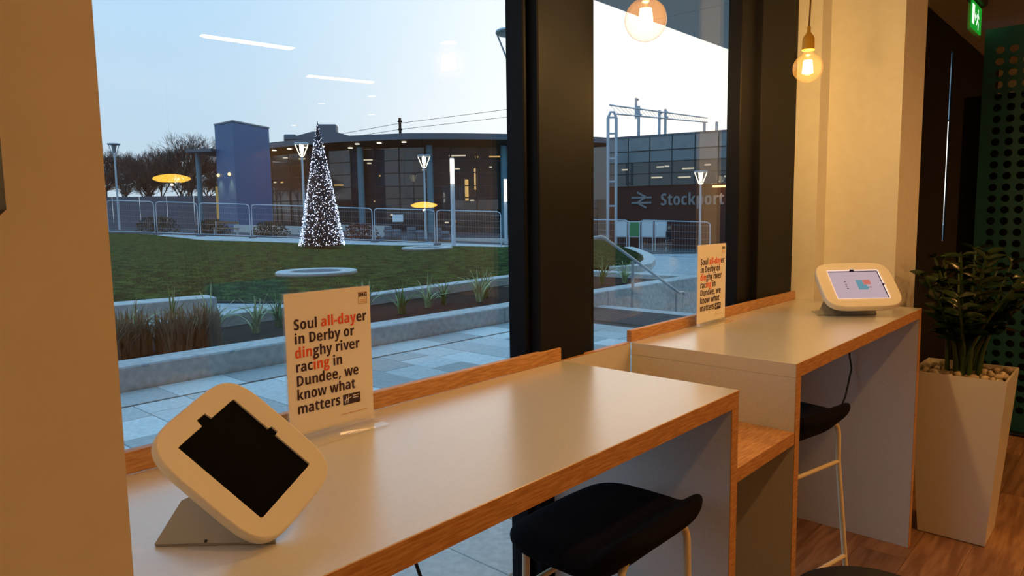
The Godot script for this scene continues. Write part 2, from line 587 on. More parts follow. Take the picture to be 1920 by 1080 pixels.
func counters() -> void:
	counter(0.199, 1.566, "white counter with oak edges in the foreground, beside the left wall", false)
	counter(1.934, 3.359, "white counter with oak edges further back, ending at the potted plant", true)
	var t := thing("link_shelf", "low oak shelf joining the two white counters", "shelf", Vector3(1.75, 0.82, -0.96))
	var b := MB.new()
	b.bb(1.568, 1.932, 0.822, 0.858, CB, CF - 0.001, 0.0008)
	obj("board", b, M.oak, t)
	b = MB.new()
	b.bb(1.568, 1.932, 0.10, CH - 0.002, CB - 0.02, CB - 0.001, 0.0006)
	obj("back_panel", b, M.laminate_side, t)
	b = MB.new()
	b.bb(1.568, 1.932, CH - 0.002, CH, CB - 0.02, CB - 0.001)
	obj("top_band", b, M.oak, t)
	# cables under the counters
	b = MB.new()
	b.tube([Vector3(0.94, 1.005, -1.15), Vector3(0.942, 0.8, -1.15), Vector3(0.944, 0.72, -1.15), Vector3(0.958, 0.678, -1.15), Vector3(0.99, 0.6, -1.15), Vector3(1.02, 0.3, -1.16), Vector3(1.02, 0.01, -1.17)], 0.004, 6)
	tag(obj("power_cable", b, M.black), "black cable hanging under the foreground counter", "cable")
	b = MB.new()
	b.tube([Vector3(3.26, 1.005, -0.96), Vector3(3.265, 0.826, -0.95), Vector3(3.30, 0.765, -0.95), Vector3(3.23, 0.654, -0.95), Vector3(3.12, 0.58, -0.95), Vector3(2.95, 0.565, -0.95), Vector3(2.72, 0.584, -1.0), Vector3(2.62, 0.70, -1.12), Vector3(2.6, 1.005, -1.15)], 0.004, 6)
	tag(obj("power_cable", b, M.black), "thin dark cable looping under the far counter", "cable")

# ---------------------------------------------------------------- posters
var bold: SystemFont
func text_part(txt: String, x: float, y: float, z: float, size_m: float, m: Material, parent: Node3D, squeeze := 1.0) -> float:
	if bold == null: make_font()
	var tm := TextMesh.new()
	tm.font = bold
	tm.text = txt
	tm.font_size = 64
	tm.pixel_size = size_m / 64.0
	tm.depth = 0.0006
	tm.curve_step = 1.0
	tm.horizontal_alignment = HORIZONTAL_ALIGNMENT_LEFT
	tm.vertical_alignment = VERTICAL_ALIGNMENT_BOTTOM
	var wd: float = bold.get_string_size(txt, HORIZONTAL_ALIGNMENT_LEFT, -1, 64).x * tm.pixel_size * squeeze
	var o := MeshInstance3D.new()
	o.name = "lettering"
	parent.add_child(o, true)
	o.mesh = tm
	o.material_override = m
	o.global_transform = Transform3D(Basis.from_scale(Vector3(squeeze, 1, 1)), Vector3(x, y, z))
	return wd

func text_width(txt: String, size_m: float) -> float:
	if bold == null: make_font()
	return bold.get_string_size(txt, HORIZONTAL_ALIGNMENT_LEFT, -1, 64).x * size_m / 64.0

func make_font() -> void:
	bold = SystemFont.new()
	bold.font_names = PackedStringArray(["Droid Sans"])
	bold.font_weight = 700

func sign_stand(x0: float, wd: float, y1: float, z: float, label: String) -> void:
	var t := thing("sign_stand", label, "sign", Vector3(x0 + wd * 0.5, CH, z), "clear acrylic sign stands on the counters")
	var y0 := CH + 0.004
	var b := MB.new()
	b.bb(x0, x0 + wd, CH + 0.012, y1 - 0.001, z - 0.0008, z + 0.0008)
	var paper := obj("poster", b, M.paper, t)
	b = MB.new()
	b.bb(x0 - 0.002, x0 + wd + 0.002, CH + 0.001, y1, z - 0.0045, z - 0.002, 0.0006)
	b.bb(x0 - 0.002, x0 + wd + 0.002, CH + 0.001, y0, z - 0.0045, z + 0.05, 0.0006)
	b.bb(x0 - 0.002, x0 + wd + 0.002, y0, y0 + 0.012, z + 0.0015, z + 0.0035, 0.0004)
	obj("acrylic_holder", b, M.acrylic, t)
	var h := y1 - CH
	var fs := wd * 0.142
	var zz := z + 0.0012
	var lines := [[["Soul ", 0], ["all-day", 1], ["er", 0]], [["in Derby or", 0]], [["din", 1], ["ghy river", 0]], [["rac", 0], ["ing", 1], [" in", 0]], [["Dundee, we", 0]], [["know what", 0]], [["matters", 0]]]
	var lx := x0 + wd * 0.085
	var sq := wd * 0.86 / text_width("Soul all-dayer", fs)
	for i in lines.size():
		var yy := CH + h * (0.752 - 0.0945 * i) - fs * 0.24
		var xx := lx
		for part in lines[i]:
			xx += text_part(part[0], xx, yy, zz, fs, M.orange_ink if part[1] == 1 else M.ink, paper, sq)
		if i == 6:
			# the dark box with a slanted monogram
			var bx := xx + wd * 0.03
			var bw := wd * 0.215
			var bh := bw * 0.5
			b = MB.new()
			b.bb(bx, bx + bw, yy + fs * 0.12, yy + fs * 0.12 + bh, zz - 0.0004, zz + 0.0002)
			var lg := obj("logo_box", b, M.ink, paper)
			b = MB.new()
			var cy := yy + fs * 0.12
			for s in [[0.13, 0.15, 0.2, 0.85], [0.25, 0.12, 0.33, 0.92], [0.06, 0.4, 0.46, 0.68]]:
				b.bar(Vector3(bx + bw * s[0], cy + bh * s[1], zz + 0.0005), Vector3(bx + bw * s[2], cy + bh * s[3], zz + 0.0005), 0.0004, bw * 0.035)
			for s in [[0.56, 0.72, 0.92], [0.56, 0.5, 0.88]]:
				b.bb(bx + bw * s[0], bx + bw * s[2], cy + bh * s[1], cy + bh * (s[1] + 0.09), zz + 0.0002, zz + 0.0005)
			obj("monogram", b, M.paper, lg)
	text_part("IHG", x0 + wd * 0.855, CH + h * 0.915, zz, wd * 0.06, M.ink, paper)
	b = MB.new()
	var qx := x0 + wd * 0.85
	for s in [[0.0, 0.11, 0.955, 0.958], [0.0, 0.11, 0.875, 0.878], [0.0, 0.004, 0.875, 0.958], [0.106, 0.11, 0.875, 0.958], [0.02, 0.09, 0.9, 0.904], [0.02, 0.09, 0.888, 0.892]]:
		b.bb(qx + wd * s[0], qx + wd * s[1], CH + h * s[2], CH + h * s[3], zz - 0.0002, zz + 0.0002)
	obj("emblem", b, M.faint_ink, paper)
	b = MB.new()
	b.bb(x0 + wd * 0.6, x0 + wd * 0.92, CH + h * 0.108, CH + h * 0.112, zz - 0.0002, zz + 0.0002)
	obj("small_print", b, M.faint_ink, paper)

func signs() -> void:
	sign_stand(0.667, 0.19, 1.331, -1.163, "upright poster in an acrylic stand on the foreground counter, beside the blank tablet")
	sign_stand(2.325, 0.224, 1.349, -1.2, "upright poster in an acrylic stand on the far counter, by the narrow window")

# ---------------------------------------------------------------- tablets
func outline(a: float, bh: float, th: float, e := 4.6) -> Vector2:
	var cx := cos(th)
	var sx := sin(th)
	return Vector2(a * signf(cx) * pow(absf(cx), 2.0 / e), bh * signf(sx) * pow(absf(sx), 2.0 / e))

func hole(th: float, W: float, H: float, notch: Array) -> Vector2:
	var d := Vector2(cos(th), sin(th))
	var k := minf(W * 0.5 / maxf(absf(d.x), 1e-5), H * 0.5 / maxf(absf(d.y), 1e-5))
	var p := d * k
	for q in notch:   # [x half, top y] above, or [right x, y half] at the right
		if q[0] == 0 and d.y > 0.0:
			var w: Vector2 = d * (q[2] / d.y)
			if absf(w.x) <= q[1]: p = w
		if q[0] == 2 and d.x < 0.0:
			var w3: Vector2 = d * (q[1] / d.x)
			if absf(w3.y) <= q[2]: p = w3
		if q[0] == 1 and d.x > 0.0:
			var w2: Vector2 = d * (q[1] / d.x)
			if absf(w2.y) <= q[2]: p = w2
	return p

func tablet(label: String, bs: Basis, ctr: Vector3, sc: float, lit: bool, notch: Array, foot: Array) -> void:
	var xf := Transform3D(bs.orthonormalized(), ctr)
	var t := thing("tablet_kiosk", label, "tablet", Vector3(ctr.x, CH, ctr.z), "tablets in white kiosk housings")
	var W := 0.197 * sc
	var H := 0.148 * sc
	var A := 0.144 * sc
	var B := 0.115 * sc
	var N := 168
	var b := MB.new()
	# rings from the inner edge of the opening, over the face, round the side, to the back
	var vs := PackedVector3Array()
	var ts := PackedInt32Array()
	var prof := [[1.0, -0.001], [1.012, -0.004], [1.02, -0.014], [1.012, -0.024], [0.97, -0.032], [0.85, -0.036], [0.3, -0.036]]
	var rings := 3 + prof.size()
	for i in N:
		var th := TAU * (i + 0.5) / N
		var hp := hole(th, W, H, notch)
		var op := outline(A, B, th)
		# match the outline to the same bearing as the opening
		vs.append(xf * Vector3(hp.x, hp.y, -0.006 * sc))
		vs.append(xf * Vector3(hp.x, hp.y, 0.0))
		vs.append(xf * Vector3(op.x * 0.985, op.y * 0.985, 0.0))
		for q in prof: vs.append(xf * Vector3(op.x * q[0], op.y * q[0], q[1] * sc))
	for i in N:
		var j := (i + 1) % N
		for r in rings - 1:
			ts.append_array([i * rings + r, j * rings + r, j * rings + r + 1, i * rings + r, j * rings + r + 1, i * rings + r + 1])
	# flat-shade the face by splitting: build quads with face normals on the front, smooth elsewhere
	var fz := xf.basis.z
	for i in N:
		var j := (i + 1) % N
		b.tri(vs[i * rings + 1], vs[j * rings + 1], vs[j * rings + 2], fz, fz, fz)
		b.tri(vs[i * rings + 1], vs[j * rings + 2], vs[i * rings + 2], fz, fz, fz)
		var inn := (ctr - vs[i * rings]).normalized()
		b.quad(vs[i * rings], vs[j * rings], vs[j * rings + 1], vs[i * rings + 1], inn)
		for r in range(2, rings - 1):
			var n0 := (vs[i * rings + r] - ctr + fz * 0.016 * sc)
			var e0 := vs[j * rings + r] - vs[i * rings + r]
			var e1 := vs[i * rings + r + 1] - vs[i * rings + r]
			var fn := e0.cross(e1).normalized()
			if fn.dot(n0) < 0.0 and r < 6: fn = -fn
			if r >= 6: fn = -fz
			b.tri(vs[i * rings + r], vs[j * rings + r], vs[j * rings + r + 1], fn, fn, fn)
			b.tri(vs[i * rings + r], vs[j * rings + r + 1], vs[i * rings + r + 1], fn, fn, fn)
	var back := PackedVector3Array()
	for i in N: back.append(vs[i * rings + rings - 1])
	for i in range(1, N - 1): b.tri(back[0], back[i], back[i + 1], -fz, -fz, -fz)
	obj("housing", b, M.shell, t)
	b = MB.new()
	b.box(xf * Transform3D(Basis(), Vector3(0, 0, -0.0065 * sc)), Vector3(W * 1.14, H * 1.16, 0.002))
	var body := obj("tablet", b, M.black_gloss, t)
	body.set_meta("label", "black glass front of the tablet")
	if lit:
		var im := Image.create(320, 240, false, Image.FORMAT_RGB8)
		im.fill(c8(206, 178, 186))
		im.fill_rect(Rect2i(160, 74, 42, 84), c8(40, 150, 168))
		im.fill_rect(Rect2i(194, 116, 28, 42), c8(40, 150, 168))
		im.fill_rect(Rect2i(204, 74, 46, 40), c8(222, 92, 58))
		for q in [[84, 84, 12, 8], [86, 108, 10, 8], [84, 126, 10, 6], [86, 142, 12, 10], [222, 136, 8, 8], [234, 132, 8, 12]]:
			im.fill_rect(Rect2i(q[0], q[1], q[2], q[3]), c8(60, 40, 60))
		for q in [[100, 82], [100, 130], [100, 146]]:
			im.fill_rect(Rect2i(q[0], q[1], 52, 2), c8(180, 160, 175))
		var sm := mat(Color.BLACK, 0.1)
		sm.emission_enabled = true
		sm.emission = Color.BLACK
		sm.emission_texture = ImageTexture.create_from_image(im)
		sm.emission_energy_multiplier = 0.62
		b = MB.new()
		var zz := -0.0052 * sc
		var ox := -0.004 * sc
		var oy := -0.004 * sc
		b.uv_quad(xf * Vector3(-W * 0.5, -H * 0.5, zz), xf * Vector3(W * 0.5 + ox, -H * 0.5, zz), xf * Vector3(W * 0.5 + ox, H * 0.5 + oy, zz), xf * Vector3(-W * 0.5, H * 0.5 + oy, zz), fz)
		var scr := obj("lit_screen", b, sm, body)
		scr.set_meta("label", "lit screen with a teal and orange tile")
		var al := AreaLight3D.new()
		al.name = "screen_glow"
		scr.add_child(al)
		al.area_size = Vector2(W, H)
		al.light_energy = 0.02
		al.light_color = Color(1.0, 0.9, 0.93)
		al.shadow_enabled = true
		al.global_transform = Transform3D(Basis(xf.basis.x, xf.basis.y, xf.basis.z), xf * Vector3(0, 0, 0.002))
	# folded metal foot: plate on the counter and a riser to the back of the housing
	var p1: Vector3 = foot[0]
	var p2: Vector3 = foot[1]
	var q1: Vector3 = foot[2]
	var q2: Vector3 = foot[3]
	b = MB.new()
	var nn := (p2 - p1).cross(q1 - p1).normalized() * 0.0025
	b.quad(p1, p2, q2, q1, nn); b.quad(p1 + nn, p2 + nn, q2 + nn, q1 + nn, -nn)
	b.quad(p1, p2, p2 + nn, p1 + nn, Vector3.DOWN); b.quad(p1, q1, q1 + nn, p1 + nn, p1 - p2); b.quad(p2, q2, q2 + nn, p2 + nn, p2 - p1); b.quad(q1, q2, q2 + nn, q1 + nn, Vector3.UP)
	obj("riser_plate", b, M.bracket, t)
	b = MB.new()
	var along := (p2 - p1)
	var bk: Vector3 = foot[4]
	b.prism(PackedVector2Array([Vector2(p1.x, -p1.z), Vector2(p2.x, -p2.z), Vector2(p2.x + bk.x - along.x * 0.1, -(p2.z + bk.z - along.z * 0.1)), Vector2(p1.x + bk.x + along.x * 0.1, -(p1.z + bk.z + along.z * 0.1))]), 0.002, Transform3D(Basis(Vector3.RIGHT, Vector3.FORWARD, Vector3.UP), Vector3(0, CH + 0.0005, 0)))
	obj("foot_plate", b, M.bracket, t)
	b = MB.new()
	var mid := p1.lerp(p2, 0.42) + Vector3(0, 0.003, 0)
	b.ball(mid + (p2 - p1).cross(Vector3.UP).normalized() * -0.001, Vector3.ONE * 0.0025, 8, 6)
	obj("screw", b, M.black, t)

func tablets() -> void:
	var b1 := Basis(Vector3(0.479, -0.673, 0.564), Vector3(0.878, 0.372, -0.302), Vector3(-0.007, 0.640, 0.769))
	tablet("tilted white-framed tablet with a blank black screen on the foreground counter", b1, Vector3(0.4393, 1.1530, -0.8786), 0.71, false, [[2, -0.0805, 0.0085], [0, 0.0055, 0.0585]],
		[Vector3(0.334, CH + 0.002, -0.928), Vector3(0.440, CH + 0.002, -0.815), Vector3(0.378, 1.092, -0.945), Vector3(0.45, 1.12, -0.905), Vector3(0.06, 0, -0.075)])
	var b2 := Basis(Vector3(0.647, 0.015, 0.762), Vector3(0.563, 0.665, -0.491), Vector3(-0.514, 0.747, 0.422))
	tablet("white-framed tablet with a lit screen at the end of the far counter", b2, Vector3(2.995, 1.1746, -0.8497), 1.02, true, [[0, 0.010, 0.0835], [1, 0.108, 0.006]],
		[Vector3(2.88, CH + 0.002, -0.965), Vector3(3.04, CH + 0.002, -0.79), Vector3(2.97, 1.15, -0.955), Vector3(3.08, 1.15, -0.83), Vector3(0.09, 0, -0.075)])

# ---------------------------------------------------------------- stools
func make_stool(label: String, at: Vector3, turn: float) -> void:
	var t := thing("bar_stool", label, "stool", at, "bar stools tucked under the counters", turn)
	var xf := t.global_transform
	var a := 0.205
	var bz := 0.172
	var b := MB.new()
	var vs := PackedVector3Array()
	var ts := PackedInt32Array()
	var N := 56
	var R := 14
	var h := 0.762
	for side in 2:
		for r in R + 1:
			var k := 1.0 - pow(1.0 - float(r) / R, 1.8)
			for i in N:
				var o := outline(a, bz, TAU * i / N, 3.6)
				o *= k
				var lip := 0.058 * smoothstep(0.42, 0.95, o.y / bz) + 0.012 * smoothstep(0.4, 1.0, absf(o.x) / a)
				var edge := sqrt(maxf(0.0, 1.0 - pow(k, 9.0)))
				var y := h + lip + (0.03 * edge if side == 0 else -0.036 * edge)
				vs.append(xf * Vector3(o.x, y, o.y))
	for side in 2:
		var s0 := side * (R + 1) * N
		for r in R:
			for i in N:
				var j := (i + 1) % N
				var q := [s0 + r * N + i, s0 + r * N + j, s0 + (r + 1) * N + j, s0 + (r + 1) * N + i]
				if side == 0: ts.append_array([q[0], q[1], q[2], q[0], q[2], q[3]])
				else: ts.append_array([q[0], q[2], q[1], q[0], q[3], q[2]])
	b.smooth(vs, ts)
	obj("seat", b, M.cloth, t)
	var r0 := 0.0085
	for sx in [-1.0, 1.0]:
		for sz in [-1.0, 1.0]:
			b = MB.new()
			var z0: float = 0.125 * sz
			var z1: float = 0.165 * sz
			b.tube([xf * Vector3(sx * 0.112, 0.772, z0 * 0.97), xf * Vector3(sx * 0.128, 0.757, z0 * 0.98), xf * Vector3(sx * 0.134, 0.735, z0), xf * Vector3(sx * 0.132, 0.64, z0 * 1.03), xf * Vector3(sx * 0.19, 0.0, z1)], r0, 8)
			obj("leg", b, M.cream_metal, t)
	for sz in [-1.0, 1.0]:
		b = MB.new()
		b.tube([xf * Vector3(-0.132, 0.64, 0.129 * sz), xf * Vector3(0.132, 0.64, 0.129 * sz)], 0.007, 8)
		obj("crossbar", b, M.cream_metal, t)
		b = MB.new()
		b.tube([xf * Vector3(-0.162, 0.31, 0.148 * sz), xf * Vector3(0.162, 0.31, 0.148 * sz)], 0.007, 8)
		obj("footrest", b, M.cream_metal, t)

func stools() -> void:
	make_stool("dark upholstered bar stool tucked under the foreground counter", Vector3(1.262, 0, -0.862), 0.0)
	make_stool("dark bar stool on cream legs under the far counter", Vector3(2.30, 0, -0.875), -0.2)
	var b := MB.new()
	var xf := Transform3D(Basis(), Vector3(1.93, 0, -0.475))
	var t := thing("pouffe", "round charcoal pouffe cut off by the bottom edge", "pouffe", Vector3(1.93, 0, -0.475))
	b.lathe([Vector2(0.001, 0.455), Vector2(0.12, 0.455), Vector2(0.185, 0.450), Vector2(0.205, 0.438), Vector2(0.212, 0.42), Vector2(0.212, 0.3), Vector2(0.21, 0.06), Vector2(0.2, 0.04), Vector2(0.001, 0.04)], 40, xf)
	obj("cushion", b, M.charcoal, t)
	b = MB.new()
	b.lathe([Vector2(0.001, 0.04), Vector2(0.18, 0.04), Vector2(0.18, 0.0), Vector2(0.001, 0.0)], 32, xf)
	obj("plinth", b, M.black, t)

# ---------------------------------------------------------------- pendants
func pendant(at: Vector3, label: String) -> void:
	var t := thing("pendant_bulb", label, "pendant lamp", Vector3(at.x, at.y - 0.055, at.z), "bare globe bulbs hung over the counters")
	var r := 0.052
	var b := MB.new()
	var xf := Transform3D(Basis(), at)
	var prof := []
	for i in 19:
		var a := PI * i / 18.0
		if i < 16: prof.append(Vector2(maxf(sin(a), 0.001) * r, -cos(a) * r))
	prof.append(Vector2(0.018, 0.052))
	prof.append(Vector2(0.0155, 0.066))
	b.lathe(prof, 36, xf)
	obj("bulb_glass", b, M.bulb_glass, t)
	b = MB.new()
	b.lathe([Vector2(0.001, 0.062), Vector2(0.021, 0.062), Vector2(0.0215, 0.066), Vector2(0.0205, 0.104), Vector2(0.017, 0.112), Vector2(0.009, 0.122), Vector2(0.0065, 0.128), Vector2(0.0065, 0.145), Vector2(0.001, 0.146)], 28, xf)
	obj("socket", b, M.gold, t)
	b = MB.new()
	var pts := []
	var n := 18
	for i in n + 1:
		var k := float(i) / n
		pts.append(Vector3(at.x + 0.004 * sin(k * 5.0), lerpf(at.y + 0.143, CEIL - 0.01, k), at.z + 0.003 * sin(k * 7.0)))
	b.tube(pts, 0.0032, 6)
	obj("cord", b, M.cord, t)
	b = MB.new()
	b.lathe([Vector2(0.001, CEIL - at.y), Vector2(0.05, CEIL - at.y), Vector2(0.05, CEIL - at.y - 0.02), Vector2(0.045, CEIL - at.y - 0.024), Vector2(0.001, CEIL - at.y - 0.024)], 24, xf)
	obj("ceiling_rose", b, M.gold, t)
	b = MB.new()
	b.lathe([Vector2(0.001, 0.064), Vector2(0.006, 0.06), Vector2(0.005, 0.03), Vector2(0.002, 0.02), Vector2(0.001, 0.019)], 12, xf)
	obj("glass_stem", b, M.bulb_glass, t)
	b = MB.new()
	for k in 10:
		var a0 := TAU * k / 10.0
		var a1 := TAU * (k + 0.5) / 10.0
		b.tube([at + Vector3(cos(a0) * 0.012, 0.026, sin(a0) * 0.012), at + Vector3(cos(a1) * 0.017, -0.018, sin(a1) * 0.017)], 0.0026, 5)
		b.tube([at + Vector3(cos(a1) * 0.017, -0.018, sin(a1) * 0.017), at + Vector3(cos(a0 + TAU / 10.0) * 0.012, 0.026, sin(a0 + TAU / 10.0) * 0.012)], 0.0026, 5)
	obj("filament", b, M.filament, t)
	var l := OmniLight3D.new()
	l.name = "bulb_light"
	t.add_child(l)
	l.global_position = at
	l.light_color = Color(1.0, 0.76, 0.42)
	l.light_energy = 0.24
	l.light_size = 0.018
	l.omni_range = 20.0
	l.omni_attenuation = 2.0
	l.shadow_enabled = true

func pendants() -> void:
	M.filament = glow(Color(1.0, 0.82, 0.5), 60.0)
	pendant(Vector3(1.572, 1.945, -0.962), "glowing globe bulb cut off by the top edge, hung before the narrow window")
	pendant(Vector3(2.68, 1.983, -0.96), "glowing globe bulb in a gold socket hung before the pale pillar")

# ---------------------------------------------------------------- right side
func right_side() -> void:
	# dark sliding screens in the next bay, daylight showing in the slit between them
	var w := base("window_3", Vector3(6.2, 0, -1.3))
	structure(w, "dark blacked-out bay with a thin slit of daylight")
	var b := MB.new()
	b.bb(3.9, 6.70, 0, CEIL, -1.282, -1.27, 0.002)
	obj("blackout_panel", b, M.frame_dark, w)
	b = MB.new()
	b.bb(6.79, 9.0, 0, CEIL, -1.282, -1.27, 0.002)
	obj("blackout_panel", b, M.frame_dark, w)
	b = MB.new()
	b.bb(6.70, 6.79, 2.72, CEIL, -1.282, -1.27)
	obj("head_stop", b, M.frame_dark, w)
	b = MB.new()
	b.bb(6.70, 6.79, 0.0, 1.2, -1.282, -1.27)
	obj("lock_stile", b, M.frame_dark, w)
	# tapered planter box
	var t := thing("planter_box", "tall tapered cream planter box standing beside the far counter", "planter", Vector3(3.68, 0, -0.58))
	b = MB.new()
	var top := [Vector3(3.49, 0.75, -0.40), Vector3(3.85, 0.75, -0.40), Vector3(3.85, 0.75, -0.76), Vector3(3.49, 0.75, -0.76)]
	var bot := [Vector3(3.54, 0.004, -0.45), Vector3(3.80, 0.004, -0.45), Vector3(3.80, 0.004, -0.71), Vector3(3.54, 0.004, -0.71)]
	var inn := []
	var low := []
	var ctr := Vector3(3.67, 0.75, -0.58)
	for p in top:
		inn.append(ctr + (p - ctr) * 0.955)
		low.append(ctr + (p - ctr) * 0.945 - Vector3(0, 0.03, 0))
	for i in 4:
		var j := (i + 1) % 4
		var o: Vector3 = (top[i] + top[j]) * 0.5 - ctr
		b.quad(bot[i], bot[j], top[j], top[i], o)
		b.quad(top[i], top[j], inn[j], inn[i], Vector3.UP)
		b.quad(inn[i], inn[j], low[j], low[i], -o)
	b.quad(bot[0], bot[1], bot[2], bot[3], Vector3.DOWN)
	obj("box", b, M.planter, t)
	b = MB.new()
	b.quad(low[0], low[1], low[2], low[3], Vector3.UP)
	b.quad(low[0] - Vector3(0, .02, 0), low[1] - Vector3(0, .02, 0), low[2] - Vector3(0, .02, 0), low[3] - Vector3(0, .02, 0), Vector3.DOWN)
	obj("soil", b, M.soil, t)
	# pebbles on the soil
	var meshes := []
	for k in 4:
		var pb := MB.new()
		var vs := PackedVector3Array()
		pb.ball(Vector3.ZERO, Vector3(1.0, 0.62 + 0.08 * k, 0.78 - 0.05 * k), 12, 8)
		for i in pb.v.size():
			var p := pb.v[i]
			pb.v[i] = p * (1.0 + 0.12 * sin(p.x * 2.7 + k) * cos(p.z * 3.1 + k * 2.0))
		meshes.append(pb.commit(Transform3D()))
	var spots := []
	var tries := 0
	while spots.size() < 90 and tries < 6000:
		tries += 1
		var p := Vector2(rng.randf_range(3.515, 3.825), rng.randf_range(-0.735, -0.425))
		var rad := rng.randf_range(0.013, 0.024)
		var ok := true
		for q in spots:
			if p.distance_to(Vector2(q.x, q.y)) < (rad + q.z) * 0.92: ok = false
		if ok: spots.append(Vector3(p.x, p.y, rad))
	for q in spots:
		var o := MeshInstance3D.new()
		o.name = numbered("pebble")
		add_child(o, true)
		o.mesh = meshes[rng.randi() % 4]
		o.material_override = M.pebble[rng.randi() % 4]
		o.transform = Transform3D(Basis.from_euler(Vector3(0, rng.randf() * TAU, 0)).scaled(Vector3.ONE * q.z), Vector3(q.x, 0.72 + q.z * 0.6, q.y))
		tag(o, "smooth tan pebble lying on the soil of the cream planter box", "pebble", "pebbles in the planter box")
	zz_plant()
	# perforated screen
	b = MB.new()
	var X0 := 5.5
	var th := 0.02
	var pitch := 0.072
	var cols := 11
	var rows := 33
	var zs := -0.86
	var y0 := 0.02
	var yt := 2.6
	var mz := 0.05
	var my := (yt - y0 - rows * pitch) * 0.5
	var ze := zs + mz * 2 + cols * pitch
	for s in [0, 1]:
		var x: float = X0 + th * s
		var o := Vector3(-1 if s == 0 else 1, 0, 0)
		for q in [[zs, zs + mz, y0, yt], [ze - mz, ze, y0, yt], [zs + mz, ze - mz, y0, y0 + my], [zs + mz, ze - mz, yt - my, yt]]:
			b.quad(Vector3(x, q[2], q[0]), Vector3(x, q[2], q[1]), Vector3(x, q[3], q[1]), Vector3(x, q[3], q[0]), o)
	for q in [[zs, y0, zs, yt, Vector3(0, 0, -1)], [ze, y0, ze, yt, Vector3(0, 0, 1)], [zs, yt, ze, yt, Vector3.UP], [zs, y0, ze, y0, Vector3.DOWN]]:
		b.quad(Vector3(X0, q[1], q[0]), Vector3(X0, q[3], q[2]), Vector3(X0 + th, q[3], q[2]), Vector3(X0 + th, q[1], q[0]), q[4])
	var S := 16
	var hr := 0.024
	for ci in cols:
		for ri in rows:
			var cz := zs + mz + (ci + 0.5) * pitch
			var cy := y0 + my + (ri + 0.5) * pitch
			for k in S:
				var a0 := TAU * k / S
				var a1 := TAU * (k + 1) / S
				var d0 := Vector2(cos(a0), sin(a0))
				var d1 := Vector2(cos(a1), sin(a1))
				var e0 := d0 * (pitch * 0.5 / maxf(absf(d0.x), absf(d0.y)))
				var e1 := d1 * (pitch * 0.5 / maxf(absf(d1.x), absf(d1.y)))
				for s in [0, 1]:
					var x: float = X0 + th * s
					b.quad(Vector3(x, cy + d0.y * hr, cz + d0.x * hr), Vector3(x, cy + d1.y * hr, cz + d1.x * hr), Vector3(x, cy + e1.y, cz + e1.x), Vector3(x, cy + e0.y, cz + e0.x), Vector3(-1 if s == 0 else 1, 0, 0))
				b.quad(Vector3(X0, cy + d0.y * hr, cz + d0.x * hr), Vector3(X0, cy + d1.y * hr, cz + d1.x * hr), Vector3(X0 + th, cy + d1.y * hr, cz + d1.x * hr), Vector3(X0 + th, cy + d0.y * hr, cz + d0.x * hr), Vector3(0, -d0.y, -d0.x))
	var scr := thing("perforated_screen", "dark teal screen pierced with rows of round holes at the right edge", "screen", Vector3(X0, 0, -0.4))
	obj("panel", b, M.teal, scr)
	b = MB.new()
	b.bb(X0 - 0.06, X0 + 0.08, 0.0, 0.02, zs + 0.1, ze - 0.1, 0.004)
	obj("foot_rail", b, M.black, scr)
	b = MB.new()
	b.bb(5.75, 5.85, 0, 2.22, -1.0, 1.2)  # dark backing added so the lower screen holes look dark
	structure(obj("added_dark_backing", b, M.core), "dark backing added behind the teal screen to darken its holes")
	# exit sign
	var ex := thing("exit_sign", "small hanging green illuminated exit sign near the ceiling", "exit sign", Vector3(5.36, 2.55, -0.9))
	b = MB.new()
	b.bb(5.17, 5.55, 2.75, CEIL, -0.94, -0.86, 0.01)
	obj("mounting_box", b, M.black, ex)
	b = MB.new()
	b.bb(5.18, 5.54, 2.555, 2.75, -0.906, -0.894, 0.002)
	obj("clear_blade", b, M.acrylic, ex)
	b = MB.new()
	b.bb(5.195, 5.525, 2.575, 2.735, -0.8935, -0.889)
	var face := obj("lit_sign_face", b, glow(Color(0.05, 0.62, 0.16), 0.8), ex)
	b = MB.new()
	var zf := -0.8885
	b.bb(5.215, 5.285, 2.6, 2.715, zf - 0.001, zf + 0.001)
	b.ball(Vector3(5.40, 2.70, zf), Vector3(0.012, 0.012, 0.001), 10, 6)
	for q in [[5.40, 2.685, 5.39, 2.645], [5.39, 2.645, 5.36, 2.61], [5.39, 2.645, 5.425, 2.62], [5.425, 2.62, 5.42, 2.59], [5.40, 2.68, 5.37, 2.665], [5.40, 2.68, 5.435, 2.66]]:
		b.bar(Vector3(q[0], q[1], zf), Vector3(q[2], q[3], zf), 0.002, 0.012)
	b.prism(PackedVector2Array([Vector2(5.30, 2.655), Vector2(5.325, 2.68), Vector2(5.325, 2.663), Vector2(5.35, 2.663), Vector2(5.35, 2.647), Vector2(5.325, 2.647), Vector2(5.325, 2.63)]), 0.001, Transform3D(Basis(), Vector3(0, 0, zf)))
	obj("lit_sign_pictogram", b, glow(Color(0.9, 1.0, 0.92), 1.1), face)
	var al := AreaLight3D.new()
	al.name = "sign_light"
	ex.add_child(al)
	al.area_size = Vector2(0.33, 0.16)
	al.light_energy = 0.004
	al.light_color = Color(0.4, 1.0, 0.5)
	al.shadow_enabled = true
	al.global_transform = Transform3D(Basis.from_euler(Vector3(0, PI, 0)), Vector3(5.36, 2.655, -0.885))

